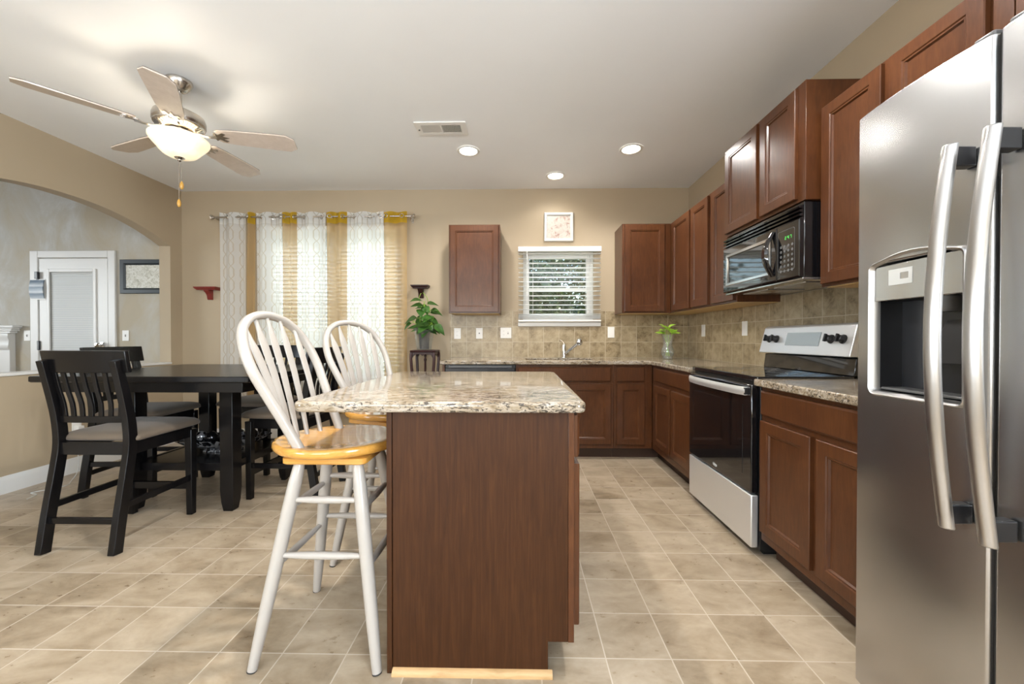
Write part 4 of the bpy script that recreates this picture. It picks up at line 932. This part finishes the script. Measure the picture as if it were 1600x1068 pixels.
# decorative bowl on the table's lower shelf
bx_, by_, bz_ = -2.17, 2.84, .305; ba = R_(14)
def ell(r, z, wob=0.0): 
    P = []
    for k in range(40):
        a = 2 * math.pi * k / 40; x, y = r * math.cos(a), r * .50 * math.sin(a); P.append((bx_ + x * math.cos(ba) - y * math.sin(ba), by_ + x * math.sin(ba) + y * math.cos(ba), bz_ + z))
    return P
e = thing('decorative_bowl', 'black oval footed bowl on the lower shelf of the table', 'bowl', (bx_, by_, bz_))
b = MB(); b.loops([ell(.13, .000), ell(.13, .008), ell(.10, .018), ell(.16, .030), ell(.25, .058), ell(.315, .095), ell(.318, .098), ell(.308, .097), ell(.24, .064), ell(.15, .038)]); b.build('bowl_shell', M['mosaic'], e, smooth=50)
for k, (u, v, r, m) in enumerate(((-.14, .0, .042, 'mosaic'), (-.06, -.03, .047, 'bead'), (.02, .03, .045, 'mosaic'), (.10, -.01, .047, 'mosaic'), (.18, .01, .04, 'bead'), (-.03, .075, .036, 'bead'))):
    x, y = bx_ + u * math.cos(ba) - v * math.sin(ba), by_ + u * math.sin(ba) + v * math.cos(ba)
    q = MB(); q.lathe([(max(.001, r * math.sin(math.pi * i / 12)), -r * math.cos(math.pi * i / 12)) for i in range(13)], (x, y, bz_ + .046 + r + .10 * abs(u) + .25 * max(0, abs(v) - .04)), 20)
    tag(q.build('decorative_ball', M[m], smooth=60), ['mosaic ball at the left end of the black bowl', 'dark metal ball left of centre in the black bowl', 'mosaic ball behind the middle of the black bowl', 'mosaic ball right of centre in the black bowl', 'dark metal ball at the right end of the black bowl', 'small dark ball at the back rim of the black bowl'][k], 'ornament', 'balls in the black bowl')

# ================================================================== BAR STOOLS (front faces +x)
def bar_stool():
    e = thing('bar_stool', 'x', 'bar stool')
    ZS = .742
    def sq(r, z, bx=0): return [(-.010 + r * 1.06 * math.cos(a) * (1 + .03 * math.cos(2 * a)), r * .98 * math.sin(a), z) for a in [2 * math.pi * k / 48 for k in range(48)]]
    s = MB(); s.loops([sq(.196, ZS - .036), sq(.209, ZS - .030), sq(.214, ZS - .020), sq(.214, ZS - .008), sq(.209, ZS - .001), sq(.200, ZS), sq(.15, ZS - .006), sq(.08, ZS - .009)]); s.build('seat', M['honey'], e, local=True, smooth=50)
    p = MB(); p.loops(inset_loops(lambda i: round_rect(-.150 + i, .150 - i, -.150 + i, .150 - i, (.02,) * 4, 4), [(.004, ZS - .066), (0, ZS - .062), (0, ZS - .045), (.003, ZS - .0425)])); p.build('swivel_block', M['honey'], e, local=True, smooth=40)
    MB().lathe([(.09, ZS - .0425), (.09, ZS - .036)], (0, 0, 0), 24).build('swivel_plate', M['greyplastic'], e, local=True)
    top, bot = .105, .212
    def at(sx, sy, z): t = (ZS - .066 - z) / (ZS - .066); return Vector((sx * (top + (bot - top) * t), sy * (top + (bot - top) * t), z))
    for sx in (-1, 1):
        for sy in (-1, 1):
            l = MB(); zz = [ZS - .066, ZS - .085, .60, .50, .34, .16, .03, .004]; rr = [.014, .019, .0225, .0235, .0225, .0205, .0165, .0155]
            l.tube([at(sx, sy, z) for z in zz], rr, 16); o = l.build('leg', M['whitepaint'], e, local=True, smooth=60)
            MB().tube([at(sx, sy, .0045), at(sx, sy, .0005)], .016, 12).build('foot_glide', M['rubber'], o, local=True)
    def rung(a, b):
        m = MB(); m.tube([a.lerp(b, t) for t in (0, .1, .3, .5, .7, .9, 1)], [.0085, .0095, .0125, .0135, .0125, .0095, .0085], 12); m.build('rung', M['whitepaint'], e, local=True, smooth=60)
    for z1, z2 in ((.545, .515), (.362, .325)):
        for sy in (-1, 1): rung(at(-1, sy, z1), at(1, sy, z1))
        for sx in (-1, 1): rung(at(sx, -1, z2), at(sx, 1, z2))
    # bent hoop back: narrow at the seat, widest two thirds up, leaning back
    LE = math.tan(R_(24.5)); Z0 = ZS - .012
    def bk(y, h): return (-.078 - h * LE, y, Z0 + h)
    half = [(.154, 0), (.172, .10), (.195, .20), (.210, .28), (.203, .35), (.173, .412), (.122, .452), (.062, .472), (0, .478)]
    pts = [bk(y, h) for y, h in half] + [bk(-y, h) for y, h in half[::-1][1:]]
    P = catmull(pts, 6); hp = MB(); L = []; nb = Vector((1, 0, LE)).normalized()
    for i, p in enumerate(P):
        dd = (P[min(i + 1, len(P) - 1)] - P[max(i - 1, 0)]).normalized(); a = dd.cross(nb).normalized(); w_, h_ = .0138, .0155
        L.append([p + a * (w_ * q) + nb * (h_ * r) for q, r in ((-1, -.55), (-.55, -1), (.55, -1), (1, -.55), (1, .55), (.55, 1), (-.55, 1), (-1, .55))])
    hp.loops(L); hp.build('hoop_back', M['whitepaint'], e, local=True, smooth=55)
    def hoop_h(y):
        for (y0, h0), (y1, h1) in zip(half[3:], half[4:]):
            if y1 <= abs(y) <= y0: return h0 + (h1 - h0) * (y0 - abs(y)) / (y0 - y1)
        return .29
    for k in range(5):
        yb, yt = -.104 + .052 * k, -.150 + .075 * k; H = hoop_h(yt) - .006; xb = -.172 + 3.4 * yb * yb
        m = MB(); L = []
        for t, wd, th in ((0, .014, .014), (.06, .015, .014), (.16, .021, .012), (.30, .026, .011), (.55, .030, .0105), (.78, .034, .0100), (.84, .031, .0100), (.90, .020, .010), (.96, .013, .011), (1.0, .011, .011)):
            h = H * t; y = yb + (yt - yb) * t; c0 = Vector((xb + (bk(yt, H)[0] - xb) * t + .010 * math.sin(math.pi * t), y, Z0 + h)); sd = Vector((0, 1, 0))
            L.append([c0 + sd * (wd * .60 * q) + nb * (th / 2 * r) for q, r in ((-1, -.4), (-.6, -1), (.6, -1), (1, -.4), (1, .4), (.6, 1), (-.6, 1), (-1, .4))])
        m.loops(L); m.build('spindle', M['whitepaint'], e, local=True, smooth=50)
    return e
st = bar_stool()
put(st, -.688, 1.510, 0, 'white spindle-back bar stool nearest the camera, honey wood seat', 'white bar stools at the island')
st2_ = dup(st)
for c_ in st2_.children:
    if c_.name.split('.')[0] in ('seat', 'swivel_block', 'hoop_back', 'spindle'): c_.rotation_euler = (0, 0, R_(-22))
put(st2_, -.708, 2.125, 0, 'white spindle-back bar stool farther along the island, seat under the counter', 'white bar stools at the island')

# ================================================================== SMALL THINGS
def wall_shelf(x0, x1, z, mat, label):
    xc = (x0 + x1) / 2; e = thing('wall_shelf', label, 'wall shelf', (xc, YB, z - .13), group='small corbel shelves')
    m = MB(); L = []
    for i, zz in ((.012, z - .034), (.012, z - .028), (.005, z - .020), (.003, z - .012), (0, z - .010), (0, z)):
        L.append([(x0 + i * 1.6, YB - .001, zz), (x1 - i * 1.6, YB - .001, zz), (x1 - i * 1.6, YB - .10 + i * 1.6, zz), (x0 + i * 1.6, YB - .10 + i * 1.6, zz)])
    m.loops(L); m.build('shelf_top', mat, e, smooth=30)
    c = MB(); prof = [(0, 0), (-.078, 0), (-.074, -.012), (-.050, -.028), (-.032, -.055), (-.026, -.085), (-.020, -.100), (0, -.102)]
    c.prism(prof, lambda u, v, k: (xc + k, YB - .001 + u, z - .034 + v), -.026, .026); c.build('corbel', mat, e, bevel=.003)
wall_shelf(-3.515, -3.275, 1.676, M['mahogany'], 'red mahogany corbel shelf left of the curtains')
wall_shelf(-1.165, -.975, 1.690, M['darkmahog'], 'dark brown corbel shelf above the potted plant')

def plate(x, z, label, kind, wd=.072, wall='b', cat='light switch', at=None):
    e = thing('light_switch' if cat == 'light switch' else 'power_outlet', label, cat, (x, YB, z - .058) if wall == 'b' else (XR, x, z - .058))
    off = .0095 if at is None else at
    Fw = (lambda u, v, k: (x + u, YB - off - k, z + v)) if wall == 'b' else (lambda u, v, k: (XR - off - k, x + u, z + v))
    def bx(u0, u1, v0, v1, k0, k1, nm, m, par, bv=.002): q = MB(); q.prism([(u0, v0), (u1, v0), (u1, v1), (u0, v1)], Fw, k0, k1); return q.build(nm, m, par, bevel=bv)
    bx(-wd / 2, wd / 2, -.058, .058, 0, .006, 'cover_plate', M['white'], e)
    n = len(kind)
    for i, kd in enumerate(kind):
        u = (i - (n - 1) / 2) * .046
        if kd == 's':
            bx(u - .017, u + .017, -.034, .034, .006, .0085, 'rocker', M['white'], e, .001)
        elif kd == 't':
            bx(u - .005, u + .005, -.012, .012, .006, .008, 'toggle_slot', M['greyplastic'], e, 0); bx(u - .004, u + .004, -.001, .010, .008, .018, 'toggle', M['white'], e, .001)
        elif kd == 'g':
            bx(u - .017, u + .017, -.034, .034, .006, .0085, 'socket', M['white'], e, .001); bx(u - .006, u + .006, -.006, .006, .0085, .0095, 'test_button', M['blackplastic'], e, 0)
        else:
            for s in (-.02, .02): bx(u - .016, u + .016, s - .014, s + .014, .006, .008, 'socket', M['white'], e, .003)
            for s in (-.02, .02):
                q = MB()
                for d2 in (-.006, .006): q.prism([(u + d2 - .001, s - .004), (u + d2 + .001, s - .004), (u + d2 + .001, s + .005), (u + d2 - .001, s + .005)], Fw, .0078, .0084)
                q.build('socket_slots', M['greyplastic'], e, smooth=0)
    return e
plate(-.676, 1.172, 'white outlet plate under the left wall cabinet, nearest the plant', 'o', cat='outlet')
plate(-.438, 1.174, 'white outlet plate with a dark button on the tile', 'g', cat='outlet')
plate(-.150, 1.178, 'wide white double switch plate left of the kitchen window', 'ot', wd=.118)
plate(.982, 1.184, 'white switch plate on the tile right of the kitchen window', 's')
plate(3.900, 1.195, 'white switch plate on the range wall nearest the vase', 's', wall='r')
plate(3.190, 1.198, 'white switch plate on the range wall nearest the range', 's', wall='r')
plate(-5.470, 1.150, 'white switch plate left of the patio door', 't', at=.001)
plate(-4.355, 1.150, 'white switch plate right of the patio door, below the dark frame', 't', at=.001)

# framed picture over the window
def frame(name, label, cat, x0, x1, z0, z1, fw, dep, fm, art, y=YB, prof=None):
    e = thing(name, label, cat, ((x0 + x1) / 2, y, z0))
    m = MB(); P = [(0, .001), (0, dep * .8), (.004, dep), (fw * .7, dep), (fw, dep * .55), (fw, .001)]
    m.loops([[(x0 + i, y - d_, z0 + i), (x1 - i, y - d_, z0 + i), (x1 - i, y - d_, z1 - i), (x0 + i, y - d_, z1 - i)] for i, d_ in P], False, False); m.build('frame', fm, e, smooth=20)
    MB().box(x0 + fw - .002, x1 - fw + .002, y - dep * .5, y - .002, z0 + fw - .002, z1 - fw + .002).build('picture', art, e, smooth=0)
    return e
fe = frame('framed_picture', 'small square white-framed floral picture above the kitchen window', 'picture', .262, .574, 2.162, 2.470, .034, .035, M['trim'], M['art_pink'])
frame('framed_picture', 'dark-framed speckled picture on the living room wall beside the door', 'picture', -4.395, -3.82, 1.612, 1.985, .060, .03, M['navyframe'], M['art_stone'])
# plaque on the door casing
e = thing('hanging_plaque', 'small blue plaid plaque hanging on the door casing', 'plaque', (-5.312, YB - .03, 1.55))
m = MB(); L = []
for k in range(9):
    z = 1.558 + .205 * k / 8; b = .014 * math.sin(math.pi * k / 8); L.append([(-5.392, YB - .034 - b, z), (-5.238, YB - .034 - b, z), (-5.238, YB - .026 - b, z), (-5.392, YB - .026 - b, z)])
m.loops(L); m.build('panel', M['plaid'], e)
m = MB(); m.grid([-5.40, -5.382, -5.248, -5.230], [1.545, 1.565, 1.755, 1.772], lambda x, z: not (-5.382 < x < -5.248 and 1.565 < z < 1.755), YB - .0255, YB - .0235, lambda a, b, c: (a, c, b)); m.build('wire_frame', M['white'], e, bevel=.001)
tag(MB().box(-5.335, -5.300, YB - .045, YB - .023, 1.775, 1.852).build('door_latch', M['blacksatin'], bevel=.003), 'black latch at the top corner of the patio door above the plaque', 'latch')

# fireplace mantel at the left edge, in the living room
e = thing('fireplace_mantel', 'white fireplace mantel at the left edge of the photo', 'mantel', (-6.05, YB, 0))
m = MB()
for y, x, z0, z1 in ((.090, -5.522, 1.238, 1.262), (.085, -5.535, 1.222, 1.238), (.078, -5.555, 1.200, 1.222), (.070, -5.580, 1.175, 1.200)): m.box(-6.75, x, YB - y, YB - .001, z0, z1)
m.build('mantel_shelf', M['trim'], e, bevel=.005)
for a, b in ((-5.75, -5.605), (-6.65, -6.50)):
    m = MB(); m.box(a, b, YB - .055, YB - .001, 0, 1.175); pl_ = m.build('pilaster', M['trim'], e, bevel=.004)
    cp_ = MB(); cp_.prism([(0, 1.174), (-.02, 1.174), (-.022, 1.13), (-.012, 1.10), (-.014, 1.06), (-.020, 1.02), (-.008, 1.00), (0, .99)], lambda u, v, k: (k, YB - .055 + u, v), a - .006, b + .006); cp_.build('corbel', M['trim'], pl_, bevel=.002)
MB().box(-6.50, -5.75, YB - .045, YB - .001, .80, 1.175).build('frieze', M['trim'], e, bevel=.003)
MB().box(-6.50, -5.75, YB - .04, YB - .001, .001, .80).build('firebox', M['blacksatin'], e)

# power outlet and cable at the half wall
e = thing('power_outlet', 'white outlet with a plugged-in adapter low on the half wall', 'outlet', (XL, 3.23, .32))
MB().box(XL + .0005, XL + .006, 3.195, 3.267, .322, .438).build('cover_plate', M['white'], e, bevel=.002)
MB().box(XL + .006, XL + .045, 3.205, 3.255, .335, .385).build('adapter', M['white'], e, bevel=.005)
c = MB(); c.tube(catmull([(XL + .030, 3.23, .336), (XL + .05, 3.20, .20), (XL + .16, 3.10, .06), (XL + .20, 3.02, .004), (XL + .28, 2.92, .004), (XL + .24, 2.84, .004), (XL + .19, 2.77, .004), (XL + .27, 2.74, .004), (XL + .30, 2.66, .004)], 6), .0028, 6)
tag(c.build('power_cable', M['cable'], smooth=60), 'thin white cable curling on the floor by the left baseboard', 'cable')

# plant stand with pothos
px, py, pz = -.970, 4.03, 1.000
e = thing('plant_stand', 'dark carved wooden plant stand beside the curtains', 'plant stand', (px, py, 0))
t = MB(); t.loops(inset_loops(lambda i: round_rect(px - .132 + i, px + .132 - i, py - .132 + i, py + .132 - i, (.03,) * 4, 5), [(.010, pz - .020), (.002, pz - .016), (0, pz - .008), (.004, pz)])); t.build('stand_top', M['darkmahog'], e, smooth=40)
for sx in (-1, 1):
    for sy in (-1, 1):
        l = MB(); P = catmull([(px + sx * .112, py + sy * .112, pz - .02), (px + sx * .116, py + sy * .116, pz - .09), (px + sx * .100, py + sy * .100, pz - .35), (px + sx * .100, py + sy * .100, .30), (px + sx * .122, py + sy * .122, .001)], 4)
        l.beam(P, .026, .026, (1, 0, 0)); l.build('leg', M['darkmahog'], e, bevel=.004)
b = MB()
for s in (-1, 1):
    b.prism([(-.10, pz - .02), (.10, pz - .02), (.10, pz - .075), (.085, pz - .045), (.03, pz - .037), (0, pz - .055), (-.03, pz - .037), (-.085, pz - .045), (-.10, pz - .075)], lambda u, v, k: (px + u, py + s * .112 + k, v), -.006, .006)
    b.prism([(-.10, pz - .02), (.10, pz - .02), (.10, pz - .075), (.085, pz - .045), (.03, pz - .037), (0, pz - .055), (-.03, pz - .037), (-.085, pz - .045), (-.10, pz - .075)], lambda u, v, k: (px + s * .112 + k, py + u, v), -.006, .006)
b.build('carved_apron', M['darkmahog'], e)
cl = MB(); cl.lathe([(.010, pz - .02), (.014, pz - .06), (.008, pz - .075), (.016, pz - .10), (.010, pz - .12), (.013, pz - .30), (.011, .30)], (px, py, 0), 12); cl.build('centre_post', M['darkmahog'], e)
MB().box(px - .10, px + .10, py - .10, py + .10, .285, .300).build('lower_shelf', M['darkmahog'], e, bevel=.003)

def leaf(m, base, d, up, ln, wd, fold=.25, droop=.3):
    d = d.normalized(); sd = d.cross(up).normalized(); nn = sd.cross(d).normalized()
    prof = [(0, .0), (.06, .40), (.20, .92), (.36, 1.0), (.55, .82), (.75, .48), (.90, .18), (1.0, 0)]
    vs = []; 
    for t, w_ in prof:
        c0 = base + d * (ln * t) - nn * (droop * ln * t * t)
        for q in (-1, 0, 1): vs.append(c0 + sd * (q * w_ * wd / 2) + nn * (abs(q) * w_ * wd * fold * .5))
    m.add(vs, [(r * 3 + c, r * 3 + c + 1, r * 3 + c + 4, r * 3 + c + 3) for r in range(len(prof) - 1) for c in (0, 1)])
e = thing('potted_plant', 'green pothos in a clear pot on the dark plant stand', 'potted plant', (px, py, pz + .001))
z = pz + .002
pt_ = MB(); pt_.lathe([(.070, z), (.073, z + .004), (.108, z + .215), (.113, z + .222), (.110, z + .222), (.105, z + .214), (.070, z + .006)], (px - .012, py, 0), 40); pt_.build('clear_pot', M['plasticpot'], e, smooth=50)
sp = MB(); sp.lathe([(.046, z + .008), (.052, z + .10), (.058, z + .165), (.062, z + .185), (.02, z + .190)], (px - .010, py, 0), 30); sp.build('soil', M['soil'], e)
random.seed(5)
st_ = MB(); lf = MB()
vines = [[(-.02, 0, .18), (-.05, -.02, .30), (-.03, -.01, .42), (.0, .0, .50)], [(0, 0, .18), (.02, -.03, .30), (.03, -.02, .40), (-.01, -.03, .47)], [(.02, -.02, .18), (.06, -.03, .26), (.10, -.05, .34)],
         [(-.02, -.02, .18), (-.07, -.04, .25), (-.12, -.05, .30)], [(0, -.02, .18), (.05, -.06, .24), (.09, -.07, .27)], [(0, .02, .18), (-.01, .04, .33), (.04, .05, .42)]]
for vn in vines:
    P = catmull([Vector((px + a, py + b, z + c)) for a, b, c in vn], 5); st_.tube(P, .0035, 6)
    for i in range(2, len(P), 2):
        az = random.uniform(-math.pi * 1.0, 0.15 * math.pi); d = Vector((math.cos(az), math.sin(az) * .8, random.uniform(-.35, .5))); ln = random.uniform(.105, .15)
        p2 = P[i] + d.normalized() * .03; st_.tube([P[i], p2], .002, 5)
        leaf(lf, p2, d + Vector((0, 0, -.3)), Vector((0, -.6, 1)), ln, ln * .78)
for az in range(9):
    a = az * .7 + .2; d = Vector((math.cos(a), math.sin(a), random.uniform(-.1, .35))); b0 = Vector((px, py, z + .20)) + d * .03
    leaf(lf, b0, d, Vector((0, -.4, 1)), .12, .088)
# bare aerial stems reaching up to the shelf
st_.tube(catmull([(px - .02, py, z + .40), (px - .06, py - .01, z + .50), (px - .045, py - .02, z + .565), (px - .035, py - .02, z + .575)], 5), .003, 6)
st_.tube(catmull([(px + .03, py, z + .44), (px + .02, py, z + .53), (px - .02, py - .01, z + .585)], 5), .003, 6)
st_.build('stems', M['limeleaf'], e, smooth=60); lf.build('leaves', M['leaf'], e, smooth=60, recalc=False)

# glass vase of cuttings
vx, vy, vz = 1.462, 3.93, .915
e = thing('glass_vase', 'clear hourglass vase of green cuttings in the counter corner', 'vase', (vx, vy, vz))
vp = [(.045, vz), (.050, vz + .006), (.046, vz + .02), (.058, vz + .045), (.064, vz + .070), (.058, vz + .098), (.045, vz + .135), (.041, vz + .165), (.047, vz + .200), (.062, vz + .242)]
v_ = MB(); v_.lathe(vp + [(r - .0035, zz) for r, zz in vp[::-1][:-1]] + [(.040, vz + .008)], (vx, vy, 0), 36); v_.build('glass', M['clear'], e, smooth=60)
wt = MB(); wt.lathe([(.036, vz + .011), (.041, vz + .02), (.053, vz + .045), (.059, vz + .070), (.053, vz + .098), (.040, vz + .135), (.038, vz + .150)], (vx, vy, 0), 30); wt.build('water', M['water'], e, smooth=60)
st2 = MB(); lf2 = MB()
for k in range(7):
    a = k * .9; tp_ = Vector((vx + .045 * math.cos(a), vy + .035 * math.sin(a), vz + .25 + .03 * (k % 3)))
    st2.tube(catmull([(vx - .02 * math.cos(a), vy - .02 * math.sin(a), vz + .03), (vx + .01 * math.cos(a), vy + .01 * math.sin(a), vz + .15), tp_], 5), .0022, 6)
    for j in range(2):
        d = Vector((math.cos(a + j * 1.4), math.sin(a + j * 1.4) - .4, .35 + .5 * j)); leaf(lf2, tp_, d, Vector((0, -.5, 1)), .080, .050)
leaf(lf2, Vector((vx - .04, vy - .02, vz + .245)), Vector((-1, -.3, .28)), Vector((0, 0, 1)), .095, .030)
st2.build('stems', M['limeleaf'], e); lf2.build('leaves', M['limeleaf'], e, smooth=60, recalc=False)

# ================================================================== OUTSIDE
struct(MB().box(-30, 30, 4.6, 40, -.45, -.35).build('ground', M['grass'], smooth=0))
def tree(x, y, h, cw, label, mat, seed, n):
    rnd = random.Random(seed); e = thing('tree', label, 'tree', (x, y, -.35), group='trees outside the kitchen window')
    t = MB(); t.tube([(x, y, -.35), (x + .05, y, h * .3), (x, y + .05, h * .75)], [.16, .12, .05], 10)
    for k in range(7):
        a = k * 2.4; z = h * (.25 + .08 * k); t.tube([(x, y, z), (x + cw * .5 * math.cos(a), y + cw * .5 * math.sin(a), z + .6)], [.05, .02], 6)
    t.build('trunk', M['bark'], e)
    m = MB(); bl = [(rnd.gauss(0, cw * .38), rnd.gauss(0, cw * .30), rnd.uniform(h * .06, h)) for _ in range(46)]
    for _ in range(n):
        bx0, by0, bz0 = rnd.choice(bl); r = cw * .20
        p = Vector((x + bx0 + rnd.gauss(0, r), y + by0 + rnd.gauss(0, r), max(-.2, bz0 + rnd.gauss(0, r))))
        d = Vector((rnd.uniform(-1, 1), rnd.uniform(-1, 1), rnd.uniform(-.8, .6))).normalized(); sd = d.cross(Vector((rnd.uniform(-1, 1), rnd.uniform(-1, 1), 1))).normalized(); l = rnd.uniform(.10, .20)
        m.add([p, p + d * l * .5 + sd * l * .3, p + d * l, p + d * l * .5 - sd * l * .3], [(0, 1, 2, 3)])
    m.build('crown', mat, e, smooth=0, recalc=False)
tree(-.25, 9.3, 3.0, 1.5, 'dark green tree seen in the left of the kitchen window', M['treeleaf'], 1, 9000)
tree(1.6, 16.2, 5.6, 2.0, 'tall dark green tree in the middle of the kitchen window', M['treeleaf'], 2, 11000)
tree(2.95, 12.7, 4.4, 1.4, 'yellow-green tree seen in the right of the kitchen window', M['treeleafy'], 3, 9000)

def hedge(x0, x1, y, h):
    rnd = random.Random(9); e = thing('hedge', 'dense dark hedge closing the view behind the trees outside', 'hedge', ((x0 + x1) / 2, y, -.35))
    c = MB(); n = 40; L = []
    for k in range(n + 1):
        x = x0 + (x1 - x0) * k / n; q = h * (.86 + .16 * math.sin(k * 1.7) * math.sin(k * .6)); d = .8 + .2 * math.sin(k * 2.1)
        L.append([(x, y - d, -.35), (x, y - d, q * .7), (x, y - d * .5, q), (x, y + d * .5, q), (x, y + d, q * .7), (x, y + d, -.35)])
    c.loops(L); c.build('core', M['treeleaf'], e, smooth=0)
    m = MB()
    for _ in range(9000):
        x = rnd.uniform(x0, x1); z = rnd.uniform(-.2, h * 1.08); p = Vector((x, y - .85 + .4 * rnd.random() + (.35 if z > h * .75 else 0), z))
        d = Vector((rnd.uniform(-1, 1), rnd.uniform(-1, 0), rnd.uniform(-.8, .6))).normalized(); sd = d.cross(Vector((rnd.uniform(-1, 1), rnd.uniform(-1, 1), 1))).normalized(); l = rnd.uniform(.14, .3)
        m.add([p, p + d * l * .5 + sd * l * .3, p + d * l, p + d * l * .5 - sd * l * .3], [(0, 1, 2, 3)])
    m.build('foliage', M['treeleaf'], e, smooth=0, recalc=False)
hedge(-4, 7, 21.0, 3.4)
